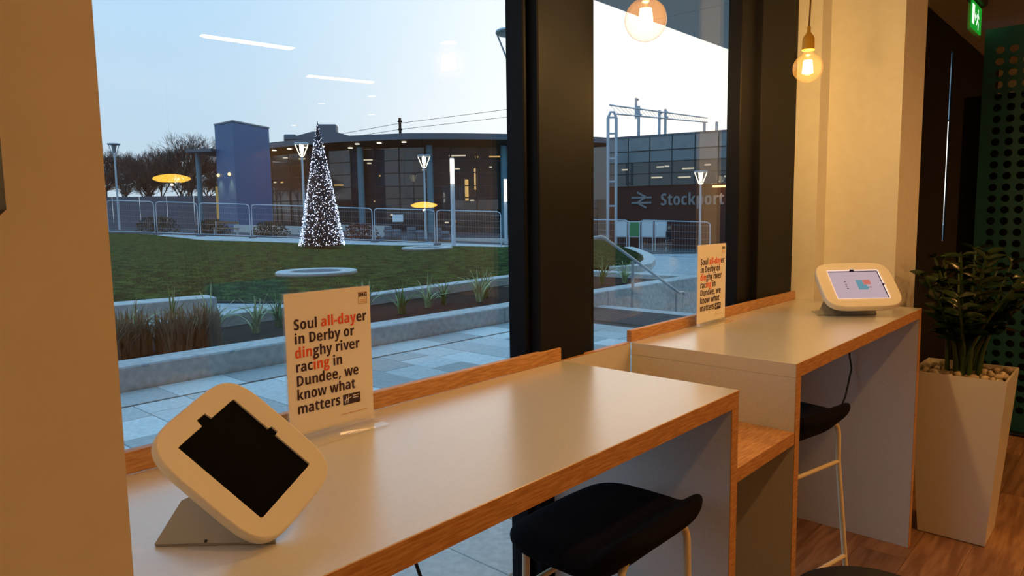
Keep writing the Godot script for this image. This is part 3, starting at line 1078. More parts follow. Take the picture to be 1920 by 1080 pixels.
func leaf_mesh(l: float, wd: float) -> ArrayMesh:
	var b := MB.new()
	var vs := PackedVector3Array()
	var ts := PackedInt32Array()
	var n := 8
	for s in [1.0, -1.0]:
		for i in n + 1:
			var k := float(i) / n
			var half := wd * 0.5 * pow(sin(PI * pow(k, 0.75)), 0.8) + 0.0004
			var y := -0.18 * l * k * k
			for j in [-1.0, 0.0, 1.0]:
				vs.append(Vector3(l * k, y + absf(j) * half * 0.35 + s * 0.0006, j * half))
	for s in 2:
		var o := s * (n + 1) * 3
		for i in n:
			for j in 2:
				var q := [o + i * 3 + j, o + i * 3 + j + 1, o + (i + 1) * 3 + j + 1, o + (i + 1) * 3 + j]
				if s == 0: ts.append_array([q[0], q[2], q[1], q[0], q[3], q[2]])
				else: ts.append_array([q[0], q[1], q[2], q[0], q[2], q[3]])
	b.smooth(vs, ts)
	return b.commit(Transform3D())

func zz_plant() -> void:
	var t := thing("potted_plant", "dark glossy leafy plant growing in the cream planter box", "plant", Vector3(3.66, 0.72, -0.58))
	var lm := [leaf_mesh(0.115, 0.05), leaf_mesh(0.095, 0.045), leaf_mesh(0.075, 0.036)]
	for s in 21:
		var a := TAU * s * 0.381966
		var lean := 0.05 + 0.30 * pow(float(s) / 20.0, 0.8)
		var hgt := rng.randf_range(0.42, 0.60) * (1.0 - 0.25 * lean)
		var root := Vector3(3.66 + cos(a) * 0.07 * rng.randf(), 0.718, -0.58 + sin(a) * 0.07 * rng.randf())
		var pts := []
		var n := 8
		for i in n + 1:
			var k := float(i) / n
			pts.append(root + Vector3(cos(a) * lean * pow(k, 1.7), hgt * k, sin(a) * lean * (0.4 if sin(a) < 0.0 else 1.0) * pow(k, 1.7)))
		var rad := []
		for i in n + 1: rad.append(lerpf(0.011, 0.004, float(i) / n))
		var b := MB.new()
		b.tube(pts, rad, 6)
		var st := obj("stem", b, M.stem, t)
		var side := Vector3(-sin(a), 0, cos(a))
		var m := 6
		for i in m:
			var k := 0.42 + 0.55 * float(i) / (m - 1)
			var p: Vector3 = pts[int(k * n)].lerp(pts[mini(n, int(k * n) + 1)], k * n - int(k * n))
			for sg in [-1.0, 1.0]:
				var dir: Vector3 = (side * sg + Vector3(cos(a) * 0.35, 0.5, sin(a) * 0.35) + Vector3(rng.randf() - 0.5, rng.randf() - 0.5, rng.randf() - 0.5) * 0.7).normalized()
				var yv := (Vector3.UP - dir * dir.y + Vector3(cos(a), 0, sin(a)) * 0.5).normalized()
				var zv := dir.cross(yv).normalized()
				inst("leaf", lm[mini(2, i / 2)], M.leaf, st, Transform3D(Basis(dir, zv.cross(dir), zv), p))

# ---------------------------------------------------------------- ceiling fittings
func ceiling_fittings() -> void:
	var b: MB
	# downlights: unseen row lighting counters and left wall, a few over the lobby
	var spots := [[0.9, 0.45, 1], [2.7, 0.45, 1], [4.5, 0.45, 1], [6.3, 0.45, 1], [5.23, 5.33, 0], [5.34, 4.42, 0], [6.29, 5.70, 0], [6.13, 7.5, 0]]
	var names := ["out of view, nearest the left wall in the row lighting the counters", "out of view, second from the left wall in the row lighting the counters", "out of view, third from the left wall in the row lighting the counters", "out of view, fourth from the left wall in the row lighting the counters", "mirrored in the glass left of the tree top", "mirrored in the glass right of the tree top", "mirrored in the glass lowest over the station roof", "mirrored in the glass by the tower block"]
	for k in spots.size():
		var s: Array = spots[k]
		var t := thing("downlight", "round recessed ceiling downlight, " + names[k], "downlight", Vector3(s[0], CEIL - 0.01, s[1]), "recessed downlights in the lobby ceiling")
		var xf := Transform3D(Basis(), Vector3(s[0], CEIL, s[1]))
		b = MB.new()
		b.lathe([Vector2(0.048, -0.001), Vector2(0.06, -0.001), Vector2(0.06, -0.006), Vector2(0.048, -0.008), Vector2(0.048, -0.001)], 28, xf)
		obj("trim_ring", b, M.shell, t)
		b = MB.new()
		b.lathe([Vector2(0.001, -0.001), Vector2(0.047, -0.001), Vector2(0.047, -0.004), Vector2(0.001, -0.004)], 24, xf)
		obj("lamp_lens", b, M.downlight, t)
		var l := SpotLight3D.new()
		l.name = "downlight_beam"
		t.add_child(l)
		l.global_transform = Transform3D(Basis.from_euler(Vector3(-PI / 2, 0, 0)), Vector3(s[0], CEIL - 0.012, s[1]))
		l.spot_angle = 72.0
		l.spot_angle_attenuation = 0.8
		l.spot_range = 20.0
		l.spot_attenuation = 2.0
		l.light_size = 0.045
		l.light_color = Color(1.0, 0.70, 0.37)
		l.light_energy = 1.25
		l.shadow_enabled = true
	# slim linear lights over the lobby
	var lines := [[2.59, 2.915, 3.325, 2.814, "nearer the window"], [4.05, 3.747, 4.713, 3.588, "further from the window"]]
	for q in lines:
		var a := Vector3(q[0], CEIL - 0.02, q[1])
		var e := Vector3(q[2], CEIL - 0.02, q[3])
		var t := thing("linear_light", "slim white linear ceiling light mirrored in the glass, " + q[4], "ceiling light", (a + e) * 0.5, "linear lights on the lobby ceiling")
		b = MB.new()
		b.bar(a + Vector3(0, 0.008, 0), e + Vector3(0, 0.008, 0), 0.075, 0.024, 0.003)
		obj("casing", b, M.shell, t)
		b = MB.new()
		b.bar(a + Vector3(0, -0.0055, 0), e + Vector3(0, -0.0055, 0), 0.062, 0.003)
		obj("light_diffuser", b, M.strip_light, t)
		var al := AreaLight3D.new()
		al.name = "linear_glow"
		t.add_child(al)
		al.area_size = Vector2(0.7, 0.06)
		al.light_color = Color(1.0, 0.72, 0.40)
		al.light_energy = 3.6
		al.shadow_enabled = true
		var dir := (e - a).normalized()
		al.global_transform = Transform3D(Basis(dir, Vector3.UP.cross(dir).normalized() * -1.0, Vector3.UP).orthonormalized(), (a + e) * 0.5 - Vector3(0, 0.012, 0))
	# shallow golden dome pendants deep in the lobby, seen mirrored in the glass
	for q in [[6.93, 1.61, "the lower one"], [3.31, 1.90, "the higher one"]]:
		var c := Vector3(q[0], q[1], 5.36)
		var t := thing("dome_pendant", "golden shallow dome pendant mirrored in the glass, " + q[2], "pendant lamp", c, "golden dome pendants in the lobby")
		var xf := Transform3D(Basis(), c)
		b = MB.new()
		b.lathe([Vector2(0.001, -0.045), Vector2(0.12, -0.04), Vector2(0.18, -0.02), Vector2(0.192, -0.004), Vector2(0.18, 0.012), Vector2(0.12, 0.032), Vector2(0.04, 0.045), Vector2(0.001, 0.046)], 32, xf)
		obj("lamp_shade", b, M.dome, t)
		b = MB.new()
		b.tube([c + Vector3(0, 0.04, 0), Vector3(c.x, CEIL, c.z)], 0.004, 6)
		obj("cord", b, M.black, t)
		var l := OmniLight3D.new()
		l.name = "dome_light"
		t.add_child(l)
		l.global_position = c - Vector3(0, 0.07, 0)
		l.light_color = Color(1.0, 0.75, 0.4)
		l.light_energy = 0.5
		l.light_size = 0.01
		l.omni_range = 20.0
		l.omni_attenuation = 2.0
		l.shadow_enabled = true

# ---------------------------------------------------------------- ground outside
func lawn_y(u: float, d: float) -> float:
	return 0.2 + 0.02 * maxf(0.0, -u - 5.0) + 0.012 * sin(u * 0.9 + d * 0.37)

func square_y(u: float, d: float) -> float:
	var far := 0.6
	var pts := [[-40.0, 0.7], [-24.0, 0.55], [-15.5, 0.2], [-8.0, -0.15], [-0.6, -0.42], [3.0, -0.9], [6.0, -1.15], [80.0, -1.2]]
	if u <= pts[0][0]: far = pts[0][1]
	for i in pts.size() - 1:
		if u >= pts[i][0] and u <= pts[i + 1][0]:
			far = lerpf(pts[i][1], pts[i + 1][1], (u - pts[i][0]) / (pts[i + 1][0] - pts[i][0]))
	var near := -1.3
	return lerpf(near, far, smoothstep(20.0, 29.0, d))

func outside_ground() -> void:
	var b := MB.new()
	# the square beyond, gently sloping
	var us := PackedFloat32Array()
	var ds := PackedFloat32Array()
	for i in 61: us.append(-75.0 + 2.5 * i)
	for i in 50: ds.append(12.6 + (0.7 * i if i < 30 else 21.0 + 4.5 * (i - 30)))
	var vs := PackedVector3Array()
	for d in ds:
		for u in us: vs.append(pl(u, d, square_y(u, d)))
	for j in ds.size() - 1:
		for i in us.size() - 1:
			var k := j * us.size() + i
			b.tri(vs[k], vs[k + 1], vs[k + us.size() + 1], Vector3.UP, Vector3.UP, Vector3.UP)
			b.tri(vs[k], vs[k + us.size() + 1], vs[k + us.size()], Vector3.UP, Vector3.UP, Vector3.UP)
	structure(obj("square", b, M.plaza), "grey paved square beyond the lawn")
	b = MB.new()
	for j in 30:
		for i in 60:
			var u0 := -75.0 + 2.5 * i
			var d0 := 43.6 + 2.2 * j
			b.quad(pl(u0, d0, square_y(u0, d0) + 0.03), pl(u0 + 2.5, d0, square_y(u0 + 2.5, d0) + 0.03), pl(u0 + 2.5, d0 + 2.2, square_y(u0 + 2.5, d0) + 0.03), pl(u0, d0 + 2.2, square_y(u0, d0) + 0.03), Vector3.UP)
	structure(obj("forecourt", b, M.asphalt), "dark tarmac forecourt of the station")
	# lower landing at the foot of the stairs
	b = MB.new()
	b.bb(11.6, 24.0, -1.6, -1.2, -9.5, 4.0)
	structure(obj("lower_landing", b, M.plaza), "grey paving at the foot of the stairs")
	# paving by the window
	var pv := base("paving", Vector3(4, 0, -4))
	structure(pv, "bluish grey stone paving outside the windows")
	b = MB.new()
	b.bb(-6, 9.22, -0.3, -0.02, -6.45, -1.372)
	obj("bedding", b, M.joint, pv)
	var w := 0.40
	var shared := {}
	var ix := 0
	var x := 0.02
	while x < 9.0:
		var z := -1.40 - 0.23 * (ix % 3)
		if ix % 3 != 0: paver(pv, shared, x, w, -1.40, absf(z + 1.40))
		while z > -5.86:
			var l: float = [0.5, 0.66, 0.84][rng.randi() % 3]
			if z - l < -5.62: l = z + 5.865
			var hidden := x + w < 0.30 * absf(z - l) or x > 2.25 * absf(z - l) + 0.3
			var in_mat := x + w > 7.9 and z - l < -3.0
			if not hidden and not in_mat: paver(pv, shared, x, w, z, l)
			z -= l
		x += w
		ix += 1
	x = 0.6
	while x < 8.9:
		paver(pv, shared, x, 0.6, -5.905, 0.495)
		x += 0.6
	# drain slot, hazard strip and the pale kerb over the stairs
	b = MB.new()
	b.bb(-2, 8.95, -0.02, -0.006, -5.9, -5.87)
	obj("drain_slot", b, M.black, pv)
	var hz := base("hazard_paving", Vector3(8.4, 0, -4.6))
	structure(hz, "dark ribbed hazard paving at the head of the stairs")
	b = MB.new()
	b.bb(7.90, 8.96, -0.03, 0.0, -6.4, -1.5)
	obj("slab", b, M.tactile, hz)
	for i in 18:
		b = MB.new()
		b.bb(7.93 + i * 0.057, 7.955 + i * 0.057, 0.0, 0.007, -6.38, -1.52, 0.003)
		obj("rib", b, M.tactile, hz)
	var st := base("stairs", Vector3(10.4, -1.2, -4))
	structure(st, "pale concrete stairs going down to the right")
	b = MB.new()
	b.bb(8.96, 9.23, -1.3, 0.004, -6.4, 2.0, 0.01)
	obj("top_kerb", b, M.concrete_top, st)
	for i in 8:
		b = MB.new()
		b.bb(9.235 + i * 0.3, 9.535 + i * 0.3, -1.4, -0.15 * (i + 1), -6.4, 2.0, 0.008)
		obj("step", b, M.concrete, st)
	# lawn
	var near := [[-12.0, 5.0], [-7.5, 7.6], [-5.2, 8.75], [-4.56, 9.79], [-4.24, 10.15], [-3.22, 9.85], [-2.2, 10.85], [-0.09, 13.75], [1.86, 16.0], [2.6, 16.2], [3.1, 16.9], [3.85, 20.3], [4.0, 22.0]]
	var far := [[-36.0, 47.0], [-28.0, 44.5], [-21.0, 41.0], [-17.0, 36.5], [-14.5, 33.5], [-9.84, 31.4], [-6.0, 30.2], [-0.37, 27.0], [2.0, 30.5], [3.4, 32.0], [4.1, 32.5], [4.15, 27.0], [4.1, 23.0]]
	b = MB.new()
	var rows := 44
	var cols := 72
	vs = PackedVector3Array()
	var ns := PackedVector3Array()
	for j in rows + 1:
		for i in cols + 1:
			var s := float(i) / cols * (near.size() - 1)
			var q := mini(int(s), near.size() - 2)
			var nu := lerpf(near[q][0], near[q + 1][0], s - q)
			var nd := lerpf(near[q][1], near[q + 1][1], s - q)
			var fu := lerpf(far[q][0], far[q + 1][0], s - q)
			var fd := lerpf(far[q][1], far[q + 1][1], s - q)
			var k := pow(float(j) / rows, 1.4)
			var u := lerpf(nu, fu, k)
			var d := lerpf(nd, fd, k)
			vs.append(pl(u, d, lawn_y(u, d)))
	for j in rows:
		for i in cols:
			var k := j * (cols + 1) + i
			b.tri(vs[k], vs[k + 1], vs[k + cols + 2], Vector3.UP, Vector3.UP, Vector3.UP)
			b.tri(vs[k], vs[k + cols + 2], vs[k + cols + 1], Vector3.UP, Vector3.UP, Vector3.UP)
	var lw := base("lawn", pl(-4, 20, 0.2))
	structure(lw, "dark green lawn in the middle of the square")
	obj("turf", b, M.grass, lw)
	b = MB.new()
	var rim := []
	for i in cols + 1: rim.append(vs[rows * (cols + 1) + i])
	for i in range(rows, -1, -1): rim.append(vs[i * (cols + 1) + cols])
	for i in rim.size() - 1:
		if rim[i].distance_to(rim[i + 1]) > 0.02:
			b.quad(rim[i], rim[i + 1], rim[i + 1] - Vector3(0, 1.6, 0), rim[i] - Vector3(0, 1.6, 0), (rim[i] + rim[i + 1]) * 0.5 - pl(-3, 22, 0))
	obj("lawn_edging", b, M.concrete, lw)
	var bm := MB.new()
	for k in 5:
		var a := TAU * k / 5.0 + 0.3
		var o := Vector3(cos(a) * 0.018, 0, sin(a) * 0.018)
		var sd := Vector3(-sin(a), 0, cos(a)) * 0.006
		bm.quad(o - sd, o + sd, o * 2.6 + Vector3(0, 0.05, 0) + sd * 0.2, o * 2.6 + Vector3(0, 0.05, 0) - sd * 0.2, Vector3.UP)
	var blade := bm.commit(Transform3D())
	for part in 2:
		var mm := MultiMesh.new()
		mm.transform_format = MultiMesh.TRANSFORM_3D
		mm.mesh = blade
		mm.instance_count = 14000
		for k in 14000:
			var q := rng.randi() % (cols * rows)
			var cell := (q / cols) * (cols + 1) + q % cols
			var p: Vector3 = vs[cell].lerp(vs[cell + 1], rng.randf()).lerp(vs[cell + cols + 1].lerp(vs[cell + cols + 2], rng.randf()), rng.randf())
			mm.set_instance_transform(k, Transform3D(Basis(Vector3.UP, rng.randf() * TAU).scaled(Vector3.ONE * rng.randf_range(0.25, 0.5)), p - lw.position))
		var mi := MultiMeshInstance3D.new()
		mi.name = "grass_blades"
		lw.add_child(mi, true)
		mi.multimesh = mm
		mi.material_override = M.blade if part == 0 else M.blade_dry
		mi.set_meta("kind", "stuff")
	b = MB.new()
	var kb := []
	for q in [[2.3, 15.95], [2.75, 16.2], [3.2, 16.9], [3.65, 18.6], [3.98, 20.6], [4.12, 22.5], [4.16, 25.0]]:
		kb.append(pl(q[0], q[1], lawn_y(q[0], q[1]) - 0.05))
	for i in kb.size() - 1: b.bar(kb[i], kb[i + 1] + (kb[i + 1] - kb[i]).normalized() * 0.05, 0.3, 0.16)
	obj("lawn_kerb", b, M.concrete_top, lw)

func paver(parent: Node3D, shared: Dictionary, x: float, w: float, z: float, l: float) -> void:
	if l < 0.05: return
	var key := "%d_%d" % [roundi(w * 1000), roundi(l * 1000)]
	if not shared.has(key):
		var b := MB.new()
		b.box(Transform3D(), Vector3(w - 0.007, 0.03, l - 0.007), 0.003)
		shared[key] = b.commit(Transform3D())
	inst("paver", shared[key], M.pavers[rng.randi() % 5], parent, Transform3D(Basis(), Vector3(x + w * 0.5, -0.015 + rng.randf_range(-0.0015, 0.0015), z - l * 0.5)))

# ---------------------------------------------------------------- near things outside
func strap_plant(at: Vector3, h: float, count: int, label: String, m: Material, spread := 0.6) -> void:
	var b := MB.new()
	for i in count:
		var a := TAU * i / count + rng.randf() * 0.6
		var l := h * rng.randf_range(0.7, 1.25)
		var out := rng.randf_range(0.1, 1.0) * spread
		var w := h * 0.035 * rng.randf_range(0.8, 1.3)
		var dir := Vector3(cos(a), 0, sin(a))
		var side := Vector3(-sin(a), 0, cos(a))
		var root := at + Vector3(rng.randf_range(-1, 1), 0, rng.randf_range(-1, 1)) * (0.13 if spread < 0.4 else 0.03)
		var prev := []
		var n := 6
		for k in n + 1:
			var t := float(k) / n
			var p := root + dir * (l * out * t * (0.35 + 0.65 * t)) + Vector3(0, l * (t - 0.75 * out * t * t), 0)
			var hw := w * (1.0 - 0.85 * t)
			var up := Vector3(0, 0.004, 0)
			var cur := [p - side * hw, p + up, p + side * hw, p - up]
			if k > 0:
				for q in 4:
					var r := (q + 1) % 4
					b.quad(prev[q], prev[r], cur[r], cur[q], (cur[q] + cur[r]) * 0.5 - p)
			prev = cur
	tag(obj("strap_leaf_plant" if spread > 0.4 else "dry_grass_tuft", b, m), label, "plant", "plants in the long concrete planter")

func outside_near() -> void:
	# long concrete planter: front wall, end wall, coping behind, soil
	var t := base("planting_bed", Vector3(6, 0, -6.5))
	structure(t, "long low concrete planter wall along the paving")
	var b: MB
	var x := -0.4
	var i := 0
	while x < 12.6:
		var x1 := minf(x + 2.45, 12.7)
		b = MB.new()
		b.bb(x, x1 - 0.006, -1.4 if x1 > 9.0 else -0.1, 0.212, -6.75, -6.41, 0.014)
		obj("wall_block", b, M.concrete, t)
		x = x1
		i += 1
	var sx := 2.3
	while sx < 12.4:
		b = MB.new()
		b.bb(sx, sx + 0.06, 0.185, 0.217, -6.44, -6.402, 0.008)
		obj("edge_stud", b, M.steel, t)
		sx += 0.78
	b = MB.new()
	b.bb(12.35, 12.7, -1.4, 0.212, -9.6, -6.752, 0.01)
	obj("end_wall", b, M.concrete_top, t)
	var line := [Vector2(-0.4, -8.42), Vector2(2.82, -8.49), Vector2(4.89, -8.61), Vector2(6.49, -8.81), Vector2(10.06, -9.17), Vector2(12.36, -9.24)]
	for k in line.size() - 1:
		var p: Vector2 = line[k]
		var q: Vector2 = line[k + 1]
		b = MB.new()
		b.bar(Vector3(p.x, 0.105, p.y - 0.15), Vector3(q.x - 0.006, 0.105, q.y - 0.15), 0.30, 0.29, 0.01)
		obj("back_coping", b, M.concrete_top, t)
	b = MB.new()
	for k in line.size() - 1:
		var p: Vector2 = line[k]
		var q: Vector2 = line[k + 1]
		b.quad(Vector3(p.x, 0.13, -6.74), Vector3(q.x, 0.13, -6.74), Vector3(q.x, 0.10, q.y + 0.02), Vector3(p.x, 0.10, p.y + 0.02), Vector3.UP)
	obj("planting_soil", b, M.soil, t)
	# path behind the planter on the left, and the concrete block wall
	b = MB.new()
	b.prism(PackedVector2Array([Vector2(-3, 8.7), Vector2(2.82, 8.77), Vector2(4.9, 8.9), Vector2(5.3, 9.0), Vector2(4.69, 9.95), Vector2(4.2, 9.9), Vector2(2.0, 9.9), Vector2(-3, 10.2)]), 0.4, Transform3D(Basis(Vector3.RIGHT, Vector3.FORWARD, Vector3.UP), Vector3(0, -0.17, 0)))
	structure(obj("garden_path", b, M.plaza), "short grey path between the planter and the lawn")
	b = MB.new()
	b.bar(Vector3(1.0, 0.335, -9.62), Vector3(4.2, 0.335, -9.13), 0.42, 0.21, 0.008)
	tag(obj("concrete_bench_block", b, M.concrete_top), "long plain concrete block beside the path, left of the poster", "block")
	b = MB.new()
	b.bar(Vector3(4.2, 0.235, -9.95), Vector3(4.69, 0.235, -9.97), 0.06, 0.05)
	b.bar(Vector3(4.69, 0.235, -9.97), Vector3(5.3, 0.235, -9.0), 0.06, 0.05)
	structure(obj("path_edging", b, M.joint), "thin dark edging between path and lawn")
	# plants
	var strap := [[5.25, -7.5], [5.75, -7.9], [6.1, -7.55], [6.75, -7.75], [7.2, -7.9], [7.65, -7.6], [8.1, -7.9], [8.6, -7.6], [9.3, -7.9], [4.05, -7.7], [4.45, -7.9], [3.55, -7.75], [3.2, -7.95], [2.8, -8.0], [10.95, -7.6], [11.4, -7.4]]
	var where := ["just right of the near poster", "second right of the near poster", "third right of the near poster", "fourth right of the near poster", "fifth right of the near poster", "sixth right of the near poster", "third from the mullion", "next but one to the mullion", "next to the mullion", "just left of the near poster", "partly hidden by the near poster", "second left of the near poster", "below the end of the concrete block", "nearest the left wall", "left of the handrail post", "behind the handrail post"]
	for k in strap.size():
		strap_plant(Vector3(strap[k][0], 0.10, strap[k][1]), rng.randf_range(0.44, 0.58), 24, "green strap-leaved plant in the concrete planter, " + where[k], M.strap_leaf if k % 2 == 0 else M.strap_leaf_pale, 0.75)
	var dry := [[2.35, -7.3, "nearest the left wall"], [2.62, -7.45, "second from the left wall"], [2.95, -7.3, "third from the left wall"], [3.3, -7.4, "furthest from the left wall"]]
	for q in dry:
		strap_plant(Vector3(q[0], 0.10, q[1]), 0.42, 260, "dry brown grass tuft in the concrete planter, " + q[2], M.dry_grass, 0.39)
	# handrail by the stairs
	var hr := thing("handrail", "steel handrail sloping down beside the outdoor stairs", "handrail", Vector3(10.2, -1.2, -6.27))
	b = MB.new()
	b.tube([Vector3(8.62, 1.085, -6.27), Vector3(9.01, 1.095, -6.27), Vector3(9.06, 1.085, -6.27), Vector3(11.40, 0.025, -6.27), Vector3(11.47, 0.0, -6.27), Vector3(11.62, 0.002, -6.27), Vector3(11.64, -0.05, -6.27)], 0.024, 10)
	obj("rail", b, M.steel, hr)
	for q in [[8.72, 1.07, 0.0], [9.90, 0.66, -0.45], [11.36, 0.01, -1.2]]:
		b = MB.new()
		b.tube([Vector3(q[0], q[2], -6.27), Vector3(q[0], q[1], -6.27)], 0.026, 10)
		obj("post", b, M.steel, hr)
	# canopy soffit over the pavement
	var cs := base("canopy", Vector3(6, 3.2, -2.4))
	structure(cs, "grey panelled canopy soffit over the pavement")
	b = MB.new()
	b.bb(-3, 17, 3.235, 3.6, -3.5, -1.5)
	obj("slab", b, M.joint, cs)
	for r in 2:
		for k in 9:
			b = MB.new()
			b.bb(-2.6 + k * 2.1, -0.512 + k * 2.1, 3.2, 3.234, -3.5 + r * 1.0, -2.512 + r * 1.0, 0.003)
			obj("soffit_panel", b, M.canopy_panel, cs)
	b = MB.new()
	b.bb(-25, 40, 3.6, 17.0, -2.2, -1.5)  # storeys out of view, placed to shade the planter wall faces
	structure(obj("unseen_upper_facade", b, M.cladding), "upper storeys of this building out of view above the windows, shading the planter wall")
	# concrete rings in the lawn
	for q in [[8.5, -13.4, 0.86, "nearer concrete ring set in the lawn"], [17.0, -19.5, 0.92, "further concrete ring set in the lawn"]]:
		var c := Vector3(q[0], 0.19, q[1])
		var rg := thing("tree_ring", q[3], "ring", c, "concrete rings set in the lawn")
		b = MB.new()
		var R: float = q[2]
		b.lathe([Vector2(R * 0.64, 0.0), Vector2(R * 0.64, 0.085), Vector2(R * 0.66, 0.1), Vector2(R * 0.98, 0.1), Vector2(R, 0.085), Vector2(R, -0.02), Vector2(R * 0.64, 0.0)], 48, Transform3D(Basis(), c))
		obj("ring", b, M.concrete_top, rg)
		b = MB.new()
		b.lathe([Vector2(0.01, 0.085), Vector2(R * 0.60, 0.085), Vector2(R * 0.605, 0.06), Vector2(R * 0.63, 0.06), Vector2(R * 0.63, -0.02), Vector2(0.01, -0.02)], 32, Transform3D(Basis(), c))
		obj("gravel", b, M.stone, rg)

# ---------------------------------------------------------------- far things outside
func roof_d(u: float) -> float:
	var pts := [[-27.3, 71.0], [-22.3, 66.3], [-18.8, 63.9], [-14.5, 61.5], [-8.75, 60.0], [-4.8, 60.4], [0.0, 61.5], [8.0, 65.0], [14.0, 69.5]]
	for i in pts.size() - 1:
		if u <= pts[i + 1][0]:
			return lerpf(pts[i][1], pts[i + 1][1], (u - pts[i][0]) / (pts[i + 1][0] - pts[i][0]))
	return 69.5

func unit_box() -> ArrayMesh:
	var b := MB.new()
	b.box(Transform3D(), Vector3.ONE)
	return b.commit(Transform3D())

func flat_xf(a: Vector3, c: Vector3, y0: float, y1: float, thick: float) -> Transform3D:
	var x := c - a
	x.y = 0.0
	var xd := x.normalized()
	var z := xd.cross(Vector3.UP)
	return Transform3D(Basis(x, Vector3.UP * (y1 - y0), z * thick), Vector3((a.x + c.x) * 0.5, (y0 + y1) * 0.5, (a.z + c.z) * 0.5))

func station() -> void:
	var t := thing("station_building", "long curved glass station hall behind the lawn with an overhanging roof", "building", pl(-6, 64, -0.6))
	var ub := unit_box()
	var b := MB.new()
	var us := []
	for i in 26: us.append(-26.5 + 1.5 * i)
	for i in us.size() - 1:
		var u0: float = us[i]
		var u1: float = us[i + 1]
		var a := pl(u0, roof_d(u0), 0)
		var c := pl(u1, roof_d(u1), 0)
		var a2 := pl(u0 * 0.8, 82, 0)
		var c2 := pl(u1 * 0.8, 82, 0)
		var o := (pl(0, 0, 0) - a).normalized()
		b.quad(a + Vector3.UP * 7.75, c + Vector3.UP * 7.75, c + Vector3.UP * 8.25, a + Vector3.UP * 8.25, o)
		b.quad(a + Vector3.UP * 8.25, c + Vector3.UP * 8.25, c2 + Vector3.UP * 8.6, a2 + Vector3.UP * 8.6, Vector3.UP)
	obj("roof", b, M.roof, t)
	b = MB.new()
	for i in us.size() - 1:
		var u0: float = us[i]
		var u1: float = us[i + 1]
		var a := pl(u0, roof_d(u0), 7.75)
		var c := pl(u1, roof_d(u1), 7.75)
		b.quad(a, c, pl(u1, roof_d(u1) + 2.4, 7.3), pl(u0, roof_d(u0) + 2.4, 7.3), Vector3.DOWN)
		b.quad(pl(u0, roof_d(u0) + 2.4, 7.3), pl(u1, roof_d(u1) + 2.4, 7.3), pl(u1 * 0.9, 80, 7.3), pl(u0 * 0.9, 80, 7.3), Vector3.DOWN)
	obj("soffit", b, M.soffit_dark, t)
	var rows := [-1.2, 0.6, 1.8, 2.9, 3.95, 5.1, 6.2, 7.32]
	var bays := []
	for i in 16: bays.append(-25.5 + 2.25 * i)
	for i in bays.size():
		var u: float = bays[i]
		var p := pl(u, roof_d(u) + 2.4, 0)
		b = MB.new()
		b.box(Transform3D(Basis(Vector3.UP, atan2(KS, KC) * 0.0), p + Vector3.UP * 3.05), Vector3(0.12, 8.5, 0.12))
		obj("mullion", b, M.mullion, t)
		if i == bays.size() - 1: continue
		var u1: float = bays[i + 1]
		var p1 := pl(u1, roof_d(u1) + 2.4, 0)
		for r in rows.size() - 1:
			inst("pane", ub, M.station_glass, t, flat_xf(p, p1, rows[r] + 0.04, rows[r + 1] - 0.04, 0.09))
	for r in range(1, rows.size() - 1):
		b = MB.new()
		for i in bays.size() - 1:
			var u0: float = bays[i]
			var u1: float = bays[i + 1]
			b.bar(pl(u0, roof_d(u0) + 2.4, rows[r]), pl(u1, roof_d(u1) + 2.4, rows[r]), 0.1, 0.09)
		obj("transom", b, M.mullion, t)
	for u in [-13.2, -7.0, -0.6, -17.5]:
		b = MB.new()
		b.tube([pl(u, roof_d(u) + 1.75, -1.2), pl(u, roof_d(u) + 1.75, 7.4)], 0.28, 14)
		obj("column", b, M.teal_column, t)
	for u in [-9.4, -2.4, 3.0]:
		b = MB.new()
		b.box(Transform3D(Basis(), pl(u, roof_d(u) + 3.4, 3.0)), Vector3(0.7, 8.4, 0.7))
		obj("brick_pier", b, M.brick, t)
	for q in [[-11.6, 2.9, 4.1, 7.2], [-15.2, 1.7, 3.9, 7.1], [-6.1, 1.8, 2.0, 4.0]]:  # pale blue panels behind the glass, where the bays look lighter
		b = MB.new()
		b.bar(pl(q[0], roof_d(q[0]) + 3.0, (q[2] + q[3]) * 0.5), pl(q[0] + q[1], roof_d(q[0] + q[1]) + 3.0, (q[2] + q[3]) * 0.5), 0.06, q[3] - q[2])
		obj("pale_blue_panel", b, M.pale_blue, t)
	# inside the hall: back wall, gallery, lamps
	b = MB.new()
	b.bar(pl(-32, 78, 3.0), pl(12, 78, 3.0), 0.3, 8.6)
	obj("hall_back_wall", b, M.inside_wall, t)
	b = MB.new()
	b.bar(pl(-22, 73.5, 3.4), pl(11, 73.5, 3.4), 5.0, 0.5)
	obj("gallery", b, M.inside_warm, t)
	b = MB.new()
	b.bar(pl(-24, 72, -1.0), pl(12, 72, -1.0), 13.0, 0.3)
	obj("hall_floor", b, M.inside_wall, t)
	var lamps := [[641, 348, 0.9], [690, 302, 1.6], [752, 302, 1.7], [722, 331, 0.6], [766, 337, 0.3], [800, 320, 0.4], [812, 288, 2.2], [862, 294, 1.6], [880, 287, 2.4], [918, 296, 2.4], [918, 315, 0.8], [860, 318, 0.6], [708, 378, 0.3], [738, 403, 0.3], [840, 417, 0.4], [855, 415, 0.25], [888, 376, 0.4], [523, 343, 0.25], [536, 343, 0.25], [545, 298, 0.5], [575, 300, 0.6], [920, 287, 1.2], [699, 308, 0.4]]
	for k in lamps.size():
		var q: Array = lamps[k]
		var d := 69.0 if q[1] < 330 else 70.5
		var u: float = (q[0] - 960.0) / 1322.0 * d
		var y: float = EYE + (400.0 + (960.0 - q[0]) * 0.0128 - q[1]) / 1322.0 * d
		b = MB.new()
		b.bar(pl(u - q[2] * 0.5, d, y), pl(u + q[2] * 0.5, d, y), 0.12, 0.13, 0.02)
		obj("hall_light", b, M.lamp_warm if k % 3 == 0 else M.lamp_on, t)
